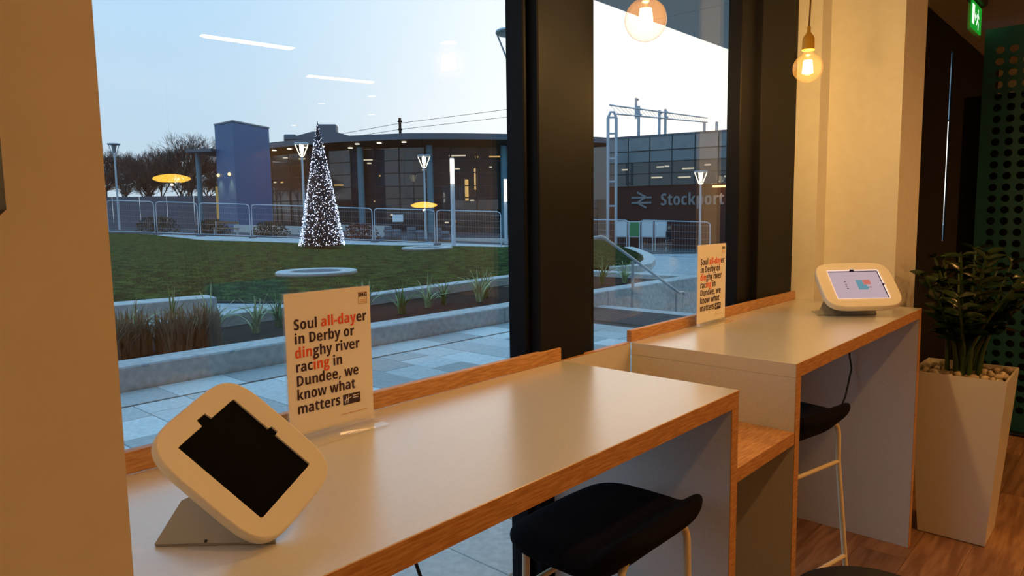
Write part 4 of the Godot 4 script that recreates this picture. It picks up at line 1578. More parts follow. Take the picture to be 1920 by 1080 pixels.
	for q in [[888, 337, 1.9], [886, 357, 2.0]]:
		var d := 68.0
		var u: float = (q[0] - 960.0) / 1322.0 * d
		var y: float = EYE + (401.0 - q[1]) / 1322.0 * d
		b = MB.new()
		b.bar(pl(u + (0.4 if q[1] < 340 else -0.4), d, y - 1.0), pl(u + (0.4 if q[1] < 340 else -0.4), d, y + 1.0), 0.28, 0.2)
		obj("hall_light", b, M.lamp_warm, t)
	# downlights under the overhanging roof
	for u in [-22.0, -20.2, -18.4, -16.6, -14.9, -13.2, -11.2, -9.0]:
		for s in [int(absf(u * 10.0)) % 2]:
			b = MB.new()
			var d: float = roof_d(u + s * 0.8) + 0.7 + s * 1.1
			b.lathe([Vector2(0.01, 0.02), Vector2(0.2, 0.02), Vector2(0.2, -0.03), Vector2(0.01, -0.03)], 12, Transform3D(Basis(), pl(u + s * 0.8, d, 7.75 - 0.45 * (0.7 + s * 1.1) / 2.4 - 0.03)))
			obj("soffit_light", b, M.lamp_on, t)
	# plant rooms on the roof
	b = MB.new()
	for q in [[-18.8, 74, 1.5, 10.7, 2.0], [-22.6, 74, 1.3, 9.75, 1.2]]:
		b.box(Transform3D(Basis(Vector3.UP, 0.84), pl(q[0], q[1], q[3] - 0.4)), Vector3(q[2], 0.9, q[4]), 0.1)
	b.prism(PackedVector2Array([Vector2(-4.2, 0), Vector2(-1.2, 0.75), Vector2(0.9, 0.75), Vector2(3.6, 0)]), 3.0, Transform3D(Basis(Vector3(KC, 0, KS), Vector3.UP, Vector3(KS, 0, -KC)), pl(-18.9, 73, 9.25)))
	obj("roof_plant_room", b, M.roof, t)
	b = MB.new()
	b.box(Transform3D(Basis(Vector3.UP, -0.84), pl(-6.7, 68, 8.6)), Vector3(2.5, 0.5, 1.6), 0.1)
	obj("roof_vent", b, M.teal_column, t)

func tower_block() -> void:
	var t := thing("tower_block", "windowless blue-grey stair tower left of the lit tree", "building", pl(-20.4, 55, 0))
	var f := [pl(-22.2, 54, 0), pl(-20.05, 52, 0), pl(-18.9, 56.3, 0), pl(-21, 58.3, 0)]
	var b := MB.new()
	for i in 4:
		var a: Vector3 = f[i]
		var c: Vector3 = f[(i + 1) % 4]
		b.quad(a, c, c + Vector3.UP * 8.35, a + Vector3.UP * 8.35, (a + c) * 0.5 - pl(-20.5, 55.2, 0))
	b.quad(f[0] + Vector3.UP * 8.35, f[1] + Vector3.UP * 8.35, f[2] + Vector3.UP * 8.35, f[3] + Vector3.UP * 8.35, Vector3.UP)
	obj("wall", b, M.tower, t)
	b = MB.new()
	for i in 4:
		b.bar(f[i] + Vector3.UP * 8.37, f[(i + 1) % 4] + Vector3.UP * 8.37, 0.12, 0.1)
	obj("coping", b, M.cladding, t)
	b = MB.new()
	b.prism(PackedVector2Array([Vector2(-24.5, 54.0), Vector2(-22.3, 53.4), Vector2(-21.5, 57.5), Vector2(-24.0, 58)]), 0.22, Transform3D(Basis(Vector3(KC, 0, KS), Vector3(KS, 0, -KC), Vector3.UP), Vector3(0, 6.35, 0)))
	obj("porch_roof", b, M.roof, t)
	b = MB.new()
	b.tube([pl(-24.0, 55, 0.2), pl(-24.0, 55, 6.35)], 0.2, 12)
	obj("porch_column", b, M.teal_column, t)
	b = MB.new()
	b.bar(pl(-23.6, 57, 2.2), pl(-22.5, 56.6, 2.2), 0.1, 3.4)
	obj("lit_window", b, glow(Color(0.75, 0.6, 0.3), 0.3), t)
	for q in [[-22.0, 53.75], [-20.7, 52.55]]:
		b = MB.new()
		b.ball(pl(q[0], q[1], 4.6), Vector3.ONE * 0.12, 10, 6)
		obj("wall_lamp", b, M.lamp_warm, t)
		var l := SpotLight3D.new()
		l.name = "wall_lamp_beam"
		t.add_child(l)
		l.global_transform = Transform3D(Basis.from_euler(Vector3(-PI / 2, 0, 0)), pl(q[0], q[1] - 0.35, 4.55))
		l.spot_angle = 40.0
		l.light_color = Color(1.0, 0.8, 0.5)
		l.light_energy = 5.0
		l.spot_range = 12.0
		l.spot_attenuation = 2.0
		l.light_size = 0.1
		l.shadow_enabled = true

func platform_building() -> void:
	var t := thing("platform_building", "brick and grey-clad station wing with lettering, seen through the narrow window", "building", pl(11, 50, -1.2))
	var A := pl(7.1, 52, 0)
	var Bp := pl(17.5, 45.9, 0)
	var along := (Bp - A).normalized()
	var out := along.cross(Vector3.UP)
	if out.dot(-A) < 0.0: out = -out
	var L := A.distance_to(Bp)
	var b := MB.new()
	var mid := (A + Bp) * 0.5 - out * 0.35
	var yaw := atan2(-along.z, along.x)
	b.box(Transform3D(Basis(Vector3.UP, yaw), mid + Vector3.UP * 1.05), Vector3(L, 4.5, 0.5))
	obj("brick_wall", b, M.brick, t)
	b = MB.new()
	b.box(Transform3D(Basis(Vector3.UP, yaw), mid + Vector3.UP * 6.75), Vector3(L, 0.14, 0.8))
	obj("roof_edge", b, M.roof, t)
	b = MB.new()
	b.box(Transform3D(Basis(Vector3.UP, yaw), mid + Vector3.UP * 4.6 - out * 5.0), Vector3(L + 14.0, 4.2, 0.3))
	obj("inner_wall", b, M.inside_wall, t)
	b = MB.new()
	b.box(Transform3D(Basis(Vector3.UP, yaw), mid + Vector3.UP * 5.82), Vector3(L, 1.72, 0.3))
	obj("cladding_backing", b, M.mullion, t)
	var ub := unit_box()
	var step := 1.6
	var n := int(L / step)
	var rows := [[5.75, 6.68, 0], [4.95, 5.72, 1], [4.15, 4.92, 2], [3.34, 4.12, 2]]
	for i in n:
		var p := A + along * (i * step)
		var q := A + along * ((i + 1) * step - 0.06)
		for r in rows:
			inst("cladding_panel" if r[2] == 0 else ("frosted_panel" if r[2] == 1 else "pane"), ub, [M.cladding, M.frosted, M.station_glass][r[2]], t, flat_xf(p, q, r[0], r[1], 0.05))
		b = MB.new()
		b.box(Transform3D(Basis(Vector3.UP, yaw), A + along * ((i + 1) * step - 0.03) + Vector3.UP * 4.5), Vector3(0.07, 2.4, 0.09))
		obj("mullion", b, M.mullion, t)
	for y in [5.735, 4.935, 4.135]:
		b = MB.new()
		b.box(Transform3D(Basis(Vector3.UP, yaw), (A + Bp) * 0.5 + Vector3.UP * y), Vector3(L, 0.07, 0.09))
		obj("transom", b, M.mullion, t)
	for q in [[3.0, 4.6, 0.5], [3.6, 4.62, 0.3], [4.9, 4.4, 0.9], [2.6, 3.85, 0.8], [4.6, 3.8, 0.9], [8.1, 4.75, 1.3], [8.2, 4.45, 1.4], [7.9, 3.75, 0.8], [0.3, 4.5, 0.5], [6.5, 4.6, 0.4]]:
		b = MB.new()
		var p: Vector3 = A + along * q[0] - out * 2.0 + Vector3.UP * (q[1] + 0.1)
		b.bar(p, p + along * q[2], 0.1, 0.1)
		obj("inner_light", b, M.lamp_on, t)
	# lettering and the double-arrow sign
	var face := Transform3D(Basis(along, Vector3.UP, out), A - out * 0.09)
	var tm := TextMesh.new()
	if bold == null: make_font()
	tm.font = bold
	tm.text = "Stockport"
	tm.font_size = 64
	tm.pixel_size = 1.12 / 64.0
	tm.depth = 0.06
	tm.horizontal_alignment = HORIZONTAL_ALIGNMENT_LEFT
	tm.vertical_alignment = VERTICAL_ALIGNMENT_BOTTOM
	var lw: float = bold.get_string_size("Stockport", HORIZONTAL_ALIGNMENT_LEFT, -1, 64).x * tm.pixel_size
	var o := MeshInstance3D.new()
	o.name = "sign_lettering"
	t.add_child(o, true)
	o.mesh = tm
	o.material_override = M.letter
	o.global_transform = face * Transform3D(Basis.from_scale(Vector3(4.45 / lw, 1, 1)), Vector3(3.95, 1.62, 0.02))
	b = MB.new()
	var cx := 2.55
	var cy := 2.3
	for s in [0.17, -0.2]:
		b.bar(face * Vector3(cx - 0.75, cy + s, 0.03), face * Vector3(cx + 0.75, cy + s, 0.03), 0.06, 0.13)
	b.bar(face * Vector3(cx - 0.3, cy + 0.55, 0.04), face * Vector3(cx + 0.32, cy + 0.2, 0.04), 0.06, 0.13)
	b.bar(face * Vector3(cx + 0.32, cy + 0.2, 0.045), face * Vector3(cx - 0.3, cy - 0.2, 0.045), 0.06, 0.13)
	b.bar(face * Vector3(cx - 0.3, cy - 0.2, 0.04), face * Vector3(cx + 0.38, cy - 0.56, 0.04), 0.06, 0.13)
	obj("arrow_emblem", b, M.letter, t)
	b = MB.new()
	b.box(Transform3D(Basis(Vector3.UP, yaw), A + along * 8.2 + out * 0.15 + Vector3.UP * 3.1), Vector3(1.0, 0.12, 0.4))
	obj("wall_lamp", b, M.lamp_warm, t)
	var sl := SpotLight3D.new()
	sl.name = "wall_lamp_beam"
	t.add_child(sl)
	sl.global_transform = Transform3D(Basis.from_euler(Vector3(-PI / 2, 0, 0)), A + along * 8.2 + out * 0.3 + Vector3.UP * 3.0)
	sl.spot_angle = 60.0
	sl.light_color = Color(1.0, 0.75, 0.4)
	sl.light_energy = 1.2
	sl.spot_range = 12.0
	sl.spot_attenuation = 2.0
	sl.light_size = 0.1
	sl.shadow_enabled = true
	# notice boards on posts
	var k := 0
	for s in [[2.65, M.white_sheet, "blue-white"], [3.55, M.green_sheet, "green"], [4.45, M.white_sheet, "pale"], [5.35, M.white_sheet, "white"]]:
		var nb := thing("notice_board", "%s notice board on posts before the brick wing, %s from the handrail" % [s[2], ["first", "second", "third", "fourth"][k]], "notice board", A + along * s[0] + out * 4.0 + Vector3.UP * -1.2, "notice boards before the brick wing")
		var c: Vector3 = A + along * s[0] + out * 4.0
		b = MB.new()
		b.box(Transform3D(Basis(Vector3.UP, yaw), c + Vector3.UP * 0.32), Vector3(0.82, 1.05, 0.08), 0.01)
		obj("frame", b, M.galv, nb)
		b = MB.new()
		b.box(Transform3D(Basis(Vector3.UP, yaw), c + Vector3.UP * 0.32 + out * 0.045), Vector3(0.7, 0.92, 0.012))
		obj("sheet", b, s[1], nb)
		for sg in [-0.36, 0.36]:
			b = MB.new()
			b.tube([c + along * sg + Vector3.UP * -1.2, c + along * sg + Vector3.UP * -0.2], 0.035, 8)
			obj("post", b, M.galv, nb)
		k += 1

func lamp_post(p: Vector3, h: float, lit: bool, label: String) -> void:
	var t := thing("lamp_post", label, "street lamp", p, "lamp posts with flared heads round the square")
	var b := MB.new()
	b.tube([p, p + Vector3.UP * (h - 0.85)], [0.085, 0.06], 12)
	obj("pole", b, M.galv, t)
	b = MB.new()
	for k in 4:
		var a := TAU * (k + 0.5) / 4.0
		var dir := Vector3(cos(a), 0, sin(a))
		b.tube([p + Vector3.UP * (h - 0.88), p + dir * 0.12 + Vector3.UP * (h - 0.82), p + dir * 0.40 + Vector3.UP * (h - 0.12)], 0.026, 6)
	obj("arms", b, M.lamp_on if lit else M.galv, t).name = "lamp_bracket"  # arms of lit posts are made to glow like the lamp itself
	b = MB.new()
	b.lathe([Vector2(0.01, 0.0), Vector2(0.43, -0.02), Vector2(0.45, -0.08), Vector2(0.38, -0.13), Vector2(0.01, -0.14)], 24, Transform3D(Basis(), p + Vector3.UP * h))
	obj("lamp_canopy", b, M.galv, t)
	b = MB.new()
	b.lathe([Vector2(0.01, 0.0), Vector2(0.14, -0.02), Vector2(0.13, -0.3), Vector2(0.08, -0.55), Vector2(0.01, -0.56)], 14, Transform3D(Basis(), p + Vector3.UP * (h - 0.15)))
	obj("lamp_bulb", b, M.lamp_on if lit else M.frosted, t)
	if lit: far_light(t, p + Vector3.UP * (h - 0.5), 3.0)

func far_light(t: Node3D, p: Vector3, e: float) -> void:
	var l := OmniLight3D.new()
	l.name = "lamp_light"
	t.add_child(l)
	l.global_position = p
	l.light_energy = e
	l.light_color = Color(1.0, 0.93, 0.8)
	l.light_size = 0.12
	l.omni_range = 40.0
	l.omni_attenuation = 2.0
	l.shadow_enabled = true

func light_column(p: Vector3, h: float, lit: float, label: String) -> void:
	var t := thing("light_column", label, "street lamp", p, "light columns by the station")
	var b := MB.new()
	b.tube([p, p + Vector3.UP * (h - lit)], 0.11, 14)
	obj("pole", b, M.galv, t)
	b = MB.new()
	b.tube([p + Vector3.UP * (h - lit), p + Vector3.UP * h], 0.10, 14)
	obj("lamp_tube", b, glow(Color(1.0, 0.98, 0.92), 2.5), t)
	b = MB.new()
	b.tube([p + Vector3.UP * h, p + Vector3.UP * (h + 0.05)], 0.11, 14)
	obj("lamp_cap", b, M.galv, t)
	far_light(t, p + Vector3.UP * (h - lit * 0.5) + pl(0, -0.3, 0), 2.0)

func fence_panel(a: Vector3, c: Vector3, label: String) -> void:
	var t := thing("mesh_fence", label, "fence", (a + c) * 0.5, "temporary mesh fence panels round the works")
	var b := MB.new()
	var h := Vector3.UP * 2.0
	var dir := (c - a).normalized()
	b.tube([a + Vector3.UP * 0.02, a + h - Vector3.UP * 0.2, a + h * 0.965 + dir * 0.04, a + h + dir * 0.2, c + h - dir * 0.2, c + h * 0.965 - dir * 0.04, c + h - Vector3.UP * 0.2, c + Vector3.UP * 0.02], 0.028, 6)
	b.tube([a + Vector3.UP * 0.15, c + Vector3.UP * 0.15], 0.022, 6)
	obj("frame", b, M.galv, t)
	b = MB.new()
	var n := 26
	for i in range(1, n):
		var p := a.lerp(c, float(i) / n)
		b.tube([p + Vector3.UP * 0.15, p + h - Vector3.UP * 0.02], 0.0026, 3, false)
	for i in 5:
		b.tube([a + Vector3.UP * (0.4 + 0.35 * i), c + Vector3.UP * (0.4 + 0.35 * i)], 0.004, 3, false)
	obj("wire_mesh", b, M.galv, t).set_meta("kind", "stuff")
	b = MB.new()
	b.box(Transform3D(Basis(Vector3.UP, atan2(-dir.z, dir.x)), a + Vector3.UP * 0.06), Vector3(0.22, 0.12, 0.7), 0.02)
	obj("foot_block", b, M.stone, t)

func bare_tree(p: Vector3, h: float, label: String) -> void:
	var t := thing("bare_tree", label, "tree", p, "bare winter trees left of the station")
	var trunk := MB.new()
	trunk.tube([p, p + Vector3(0.05, h * 0.25, 0.03)], [h * 0.022, h * 0.015], 7)
	obj("trunk", trunk, M.bark, t)
	var b := MB.new()
	branch(b, p + Vector3(0.05, h * 0.2, 0.03), Vector3(0.05, 1, 0), h * 0.3, h * 0.014, 0)
	obj("branches", b, M.bark, t)

func branch(b: MB, p: Vector3, dir: Vector3, l: float, r: float, depth: int) -> void:
	var q := p + dir * l
	b.tube([p, q], [r, r * 0.65], 4 if depth < 3 else 3, false)
	if depth >= 5: return
	if l < 0.12: return
	var n := 5 if depth < 2 else 4
	for i in n:
		var a := TAU * (i + rng.randf()) / n
		var side := dir.cross(Vector3(0.3, 0.2, 1.0)).normalized()
		side = side.rotated(dir.normalized(), a)
		var nd := (dir + side * rng.randf_range(0.35, 0.75) + Vector3.UP * 0.12).normalized()
		var st := p.lerp(q, rng.randf_range(0.55, 1.0))
		branch(b, st, nd, l * rng.randf_range(0.6, 0.82), maxf(r * 0.6, 0.011), depth + 1)

func shrub(p: Vector3, s: Vector3, label: String, m: Material) -> void:
	var t := thing("shrub", label, "shrub", p, "low shrubs along the far edge of the lawn")
	var b := MB.new()
	for i in 900:
		var a := rng.randf() * TAU
		var k := rng.randf()
		var rr := sqrt(rng.randf())
		var c := p + (Vector3(KC, 0, KS) * cos(a) * s.x + Vector3(KS, 0, -KC) * sin(a) * s.z) * rr * sqrt(1.0 - k * k * 0.8) + Vector3.UP * k * s.y
		var d1 := Vector3(rng.randf() - 0.5, rng.randf() - 0.3, rng.randf() - 0.5).normalized() * 0.14
		var d2 := d1.cross(Vector3(rng.randf() - 0.5, rng.randf() - 0.5, rng.randf() - 0.5)).normalized() * 0.05
		b.quad(c - d2, c + d1 * 0.5 - d2 * 0.2, c + d1, c + d2, Vector3.UP)
	obj("foliage", b, m, t)
	b = MB.new()
	for i in 7:
		var a := TAU * i / 7.0
		b.tube([p, p + Vector3(cos(a) * s.x * 0.4, s.y * 0.7, sin(a) * s.x * 0.4)], 0.02, 4)
	obj("stems", b, M.bark, t).name = "stem"

func christmas_tree() -> void:
	var p := pl(-7.28, 27.2, 0.2)
	var H := 4.85
	var R := 0.82
	var t := thing("christmas_tree", "tall slim cone-shaped Christmas tree covered in white lights on the lawn", "christmas tree", p)
	var b := MB.new()
	var core := []
	for i in 15:
		var k := float(i) / 14.0
		core.append(Vector2(maxf(R * 0.86 * (1.0 - k), 0.01), 0.12 + H * 0.97 * k))
	core.insert(0, Vector2(0.01, 0.12))
	b.lathe(core, 28, Transform3D(Basis(), p))
	for i in 4200:
		var k := 1.0 - sqrt(rng.randf())
		var a := rng.randf() * TAU
		var rr := R * (1.0 - k) * 0.84 + 0.01
		var dir := Vector3(cos(a), rng.randf_range(-0.3, 0.35), sin(a)).normalized()
		var c := p + Vector3(cos(a) * rr, 0.12 + H * 0.97 * k, sin(a) * rr)
		var sd := dir.cross(Vector3.UP).normalized() * 0.018
		b.quad(c - sd, c + sd, c + sd * 0.3 + dir * 0.15, c - sd * 0.3 + dir * 0.15, Vector3.UP)
	obj("foliage", b, M.fir, t)
	b = MB.new()
	b.ball(Vector3.ZERO, Vector3.ONE, 6, 4)
	var mm := MultiMesh.new()
	mm.transform_format = MultiMesh.TRANSFORM_3D
	mm.mesh = b.commit(Transform3D())
	var n := 1700
	mm.instance_count = n
	for i in n:
		var k := 1.0 - sqrt(rng.randf())
		var a := rng.randf() * TAU
		var rr := R * (1.0 - k) * rng.randf_range(0.97, 1.06) + 0.02
		var s := rng.randf_range(0.009, 0.019)
		mm.set_instance_transform(i, Transform3D(Basis.from_scale(Vector3.ONE * s), Vector3(cos(a) * rr, 0.14 + H * 0.97 * k, sin(a) * rr)))
	var mi := MultiMeshInstance3D.new()
	mi.name = "string_light_bulbs"
	t.add_child(mi)
	mi.multimesh = mm
	mi.material_override = M.fairy
	mi.set_meta("kind", "stuff")
	b = MB.new()
	b.tube([p - Vector3.UP * 0.1, p + Vector3.UP * 0.2], 0.1, 10)
	obj("trunk", b, M.bark, t)

func person() -> void:
	var base_p := pl(10.08, 45.5, -1.2)
	var F := Vector3(KC, 0, KS)      # walking to the right, along the wall
	var S := Vector3(KS, 0, -KC)
	var J := {"hip": Vector3(0, 0.92, 0), "chest": Vector3(0.03, 1.30, 0), "neck": Vector3(0.05, 1.47, 0), "head": Vector3(0.08, 1.60, 0)}
	var caps := [[Vector3(0, 0.92, -0.07), Vector3(0, 0.92, 0.07), 0.125, 0.125], [J.hip, J.chest, 0.14, 0.165], [Vector3(0.03, 1.36, -0.13), Vector3(0.03, 1.36, 0.13), 0.085, 0.085], [J.chest, J.neck, 0.09, 0.058]]
	for s in [-1.0, 1.0]:
		var st: float = s
		caps.append([Vector3(0, 0.9, 0.09 * s), Vector3(0.16 * st, 0.50, 0.10 * s), 0.088, 0.062])
		caps.append([Vector3(0.16 * st, 0.50, 0.10 * s), Vector3(0.20 * st - 0.12, 0.09, 0.10 * s), 0.06, 0.045])
		caps.append([Vector3(0.20 * st - 0.13, 0.05, 0.10 * s), Vector3(0.20 * st + 0.06, 0.035, 0.11 * s), 0.045, 0.038])
		caps.append([Vector3(0.03, 1.37, 0.19 * s), Vector3(-0.12 * st, 1.10, 0.23 * s), 0.062, 0.05])
		caps.append([Vector3(-0.12 * st, 1.10, 0.23 * s), Vector3(-0.12 * st + 0.14, 0.90, 0.21 * s), 0.05, 0.036])
		caps.append([Vector3(-0.12 * st + 0.14, 0.90, 0.21 * s), Vector3(-0.12 * st + 0.19, 0.82, 0.20 * s), 0.036, 0.03])
	var hc := [[Vector3(0.08, 1.585, 0), Vector3(0.085, 1.64, 0), 0.088, 0.092], [Vector3(0.15, 1.56, 0), Vector3(0.175, 1.585, 0), 0.02, 0.018]]
	var cell := 0.027
	var lo := Vector3(-0.5, -0.03, -0.36)
	var dim := Vector3i(38, 66, 27)
	var val := PackedFloat32Array()
	val.resize(dim.x * dim.y * dim.z)
	var all := caps + hc
	for z in dim.z:
		for y in dim.y:
			for x in dim.x:
				var q := lo + Vector3(x, y, z) * cell
				var acc := 1.0
				for c in all:
					var ab: Vector3 = c[1] - c[0]
					var h := clampf((q - c[0]).dot(ab) / ab.length_squared(), 0.0, 1.0)
					var dd := q.distance_to(c[0] + ab * h) - lerpf(c[2], c[3], h)
					if dd > 0.3: continue
					var k := 0.035
					var m := clampf(0.5 + 0.5 * (acc - dd) / k, 0.0, 1.0)
					acc = lerpf(acc, dd, m) - k * m * (1.0 - m)
				val[(z * dim.y + y) * dim.x + x] = acc
	var vid := {}
	var vs := PackedVector3Array()
	var cs := PackedColorArray()
	var ts := PackedInt32Array()
	var id := func(x, y, z): return (z * dim.y + y) * dim.x + x
	for z in dim.z - 1:
		for y in dim.y - 1:
			for x in dim.x - 1:
				var sum := Vector3.ZERO
				var n := 0
				for e in [[0, 0, 0, 1, 0, 0], [0, 1, 0, 1, 1, 0], [0, 0, 1, 1, 0, 1], [0, 1, 1, 1, 1, 1], [0, 0, 0, 0, 1, 0], [1, 0, 0, 1, 1, 0], [0, 0, 1, 0, 1, 1], [1, 0, 1, 1, 1, 1], [0, 0, 0, 0, 0, 1], [1, 0, 0, 1, 0, 1], [0, 1, 0, 0, 1, 1], [1, 1, 0, 1, 1, 1]]:
					var v0 := val[((z + e[2]) * dim.y + y + e[1]) * dim.x + x + e[0]]
					var v1 := val[((z + e[5]) * dim.y + y + e[4]) * dim.x + x + e[3]]
					if (v0 < 0.0) != (v1 < 0.0):
						var k := v0 / (v0 - v1)
						sum += Vector3(x + e[0], y + e[1], z + e[2]).lerp(Vector3(x + e[3], y + e[4], z + e[5]), k)
						n += 1
				if n > 0:
					var q := lo + sum / n * cell
					vid[id.call(x, y, z)] = vs.size()
					vs.append(base_p + F * q.x + Vector3.UP * q.y + S * q.z)
					var col := Color(0.012, 0.011, 0.013)
					if q.y < 0.88: col = Color(0.016, 0.017, 0.024)
					if q.y > 1.5: col = Color(0.30, 0.17, 0.12) if q.x > 0.09 and q.y < 1.66 else Color(0.22, 0.21, 0.20)
					if q.y < 0.09: col = Color(0.01, 0.01, 0.01)
					if q.y < 0.9 and q.y > 0.78 and absf(q.z) > 0.165: col = Color(0.30, 0.17, 0.12)
					cs.append(col)
	for z in range(1, dim.z - 1):
		for y in range(1, dim.y - 1):
			for x in range(1, dim.x - 1):
				var v0 := val[id.call(x, y, z)]
				for ax in 3:
					var o := [x, y, z]
					o[ax] += 1
					var v1 := val[id.call(o[0], o[1], o[2])]
					if (v0 < 0.0) == (v1 < 0.0): continue
					var a1 := (ax + 1) % 3
					var a2 := (ax + 2) % 3
					var q := []
					for w in [[0, 0], [1, 0], [1, 1], [0, 1]]:
						var c := [x, y, z]
						c[a1] -= w[0]; c[a2] -= w[1]
						q.append(vid.get(id.call(c[0], c[1], c[2]), -1))
					if q.has(-1): continue
					if v0 < 0.0: ts.append_array([q[0], q[1], q[2], q[0], q[2], q[3]])
					else: ts.append_array([q[0], q[2], q[1], q[0], q[3], q[2]])
	var b := MB.new()
	b.tinted = true
	b.smooth(vs, ts, cs)
	tag(obj("person", b, M.person), "person in dark clothes walking past the notice boards", "person")

func hoarding_panel(hd: Node3D, u: float) -> void:
	var b := MB.new()
	b.bar(pl(u, 57.5, 1.75), pl(u + 2.14, 57.5, 1.75), 0.06, 2.9)
	obj("hoarding_panel", b, M.hoarding, hd)

func outside_far() -> void:
	station()
	tower_block()
	platform_building()
	christmas_tree()
	person()
	var fy := func(u, d): return square_y(u, d)
	# fence runs: points along the works, panels about three and a half metres long
	var run := [[-28.0, 43.2], [-24.5, 43.0], [-21.5, 42.9], [-18.7, 42.5], [-15.4, 42.0], [-11.8, 42.0], [-8.15, 42.0], [-4.3, 40.5], [-0.5, 39.5]]
	var fl := ["hidden furthest behind the left wall", "nearest the left wall", "second from the left wall", "before the small porch", "before the blue-grey tower", "just left of the lit tree", "just right of the lit tree", "nearest the mullion"]
	for i in run.size() - 1:
		var a: Array = run[i]
		var c: Array = run[i + 1]
		fence_panel(pl(a[0] + 0.05, a[1], fy.call(a[0], a[1])), pl(c[0] - 0.08, c[1], fy.call(c[0], c[1])), "temporary mesh fence panel, " + fl[i])
	var run2 := [[3.2, 39.2], [6.35, 38.1], [6.9, 38.0], [10.4, 37.0]]
	fence_panel(pl(3.2, 39.2, -0.9), pl(6.35, 38.1, -0.98), "temporary mesh fence panel right of the mullion")
	fence_panel(pl(6.9, 38.0, -0.98), pl(10.4, 37.0, -1.12), "temporary mesh fence panel before the brick wing")
	var sg := MB.new()
	sg.box(Transform3D(Basis(Vector3.UP, 0.0), pl(-6.6, 41.3, 1.27)).rotated_local(Vector3.UP, -atan2(KS, KC)), Vector3(0.62, 0.42, 0.02))
	tag(obj("fence_notice", sg, M.white_sheet), "small white notice hung on the mesh fence", "sign")
	# lamps
	lamp_post(pl(-29.3, 53, 0.6), 6.4, false, "unlit lamp post with a flared head before the bare trees")
	lamp_post(pl(-13.1, 45, 0.1), 5.95, true, "lit lamp post with a flared head behind the Christmas tree")
	lamp_post(pl(-5.8, 48, -0.3), 5.75, true, "lit lamp post with a flared head before the glass hall")
	lamp_post(pl(12.27, 46, -1.2), 5.25, true, "lit lamp post with a flared head before the station lettering")
	lamp_post(pl(0.07, 20.5, 0.1), 6.5, false, "dark lamp head cut off by the mullion near the top")
	light_column(pl(-2.86, 35, -0.4), 4.55, 1.2, "tall lit light column right of the lawn lamp")
	light_column(pl(-0.33, 44, -0.5), 4.05, 1.35, "light column half hidden by the mullion")
	# bare trees behind the works
	var tr := [[-38.0, 70, 7.4], [-32.6, 70, 7.0], [-29.4, 71, 7.8], [-35.0, 71, 7.6], [-25.9, 64, 5.6], [-31.0, 60, 5.6], [-36.5, 64, 7.6], [-33.6, 66, 7.2], [-31.8, 62, 6.4], [-30.2, 67, 8.2], [-28.6, 63, 8.4], [-27.4, 66, 7.0], [-34.8, 60, 5.4], [-26.3, 68, 6.2]]
	var tl := ["rear one at the far left", "rear one behind the unlit lamp", "rear one in the middle", "rear one at the left", "small one touching the porch", "low one before the thicket", "furthest left", "second from the left", "third from the left", "tallest in the middle", "thickest near the porch", "next to the porch", "low one behind the unlit lamp", "furthest right"]
	for i in tr.size(): bare_tree(pl(tr[i][0], tr[i][1], 0.5), tr[i][2], "bare brown winter tree left of the tower, " + tl[i])
	var low := [[-45.0, 75, "at the far left"], [-41.5, 76, "second from the left"], [-38.2, 75, "third from the left"], [-35.0, 76, "fourth from the left"], [-32.0, 75, "second from the porch"], [-29.3, 76, "nearest the porch"]]
	for q in low: bare_tree(pl(q[0], q[1], 0.9), 5.2, "low bare brushwood tree behind the hoarding, " + q[2])
	var hd := thing("site_hoarding", "grey-blue site hoarding below the bare trees", "hoarding", pl(-31, 57, 0.5))
	for i in 8:
		hoarding_panel(hd, -41.0 + 2.2 * i)
	# shrubs, low walls and heaps beyond the fence
	var sh := [[-23.0, 46, 1.6, 1.0, "long brown shrub left of the bench", 0], [-19.6, 46.5, 1.2, 0.9, "brown shrub behind the bench", 0], [-15.5, 45.5, 1.3, 0.9, "brown shrub before the tower foot", 0], [-9.4, 44, 1.3, 1.0, "reddish shrub just right of the lit tree", 1], [-12.2, 46.6, 0.9, 0.9, "reddish shrub just left of the lit tree", 1]]
	for q in sh: shrub(pl(q[0], q[1], square_y(q[0], q[1])), Vector3(q[2], q[3], 0.7), q[4], M.shrub if q[5] == 0 else M.shrub_red)
	var b := MB.new()
	for q in [[[-19.5, 50.0], [-13.5, 48.5]], [[-13.5, 48.5], [-8.2, 47.5]]]:
		b.bar(pl(q[0][0], q[0][1], 0.55), pl(q[1][0], q[1][1], 0.35), 0.3, 0.75)
	structure(obj("low_wall", b, M.concrete_top), "low pale wall at the foot of the glass hall")
	b = MB.new()
	b.bar(pl(-3.9, 46.5, -0.35), pl(3.0, 46.0, -0.5), 0.3, 0.5)
	structure(obj("kerb_wall", b, M.concrete_top), "low pale kerb before the glass hall")
	var heaps := [[-7.4, 43.9, "left"], [-5.9, 43.6, "middle"], [-4.3, 43.4, "right"]]
	for q in heaps:
		var hp := thing("stone_pallet", "pallet of grey stone blocks behind the fence, %s one of three" % q[2], "pallet", pl(q[0], q[1], square_y(q[0], q[1])), "pallets of stone behind the fence")
		var y0 := square_y(q[0], q[1])
		b = MB.new()
		b.box(Transform3D(Basis(Vector3.UP, -0.5), pl(q[0], q[1], y0 + 0.07)), Vector3(1.0, 0.14, 0.8))
		obj("pallet_base", b, M.wood_bench, hp)
		for k in 7:
			b = MB.new()
			b.box(Transform3D(Basis(Vector3.UP, -0.5 + rng.randf_range(-0.2, 0.2)), pl(q[0] + (k % 2 - 0.5) * 0.5, q[1] + rng.randf_range(-0.1, 0.1), y0 + 0.24 + 0.2 * (k / 2))), Vector3(0.46, 0.19, 0.6), 0.02)
			obj("stone_block", b, M.stone, hp)
	var bn := thing("bench", "plain wooden bench behind the fence left of the tower", "bench", pl(-17.8, 44.2, 0.3))
	b = MB.new()
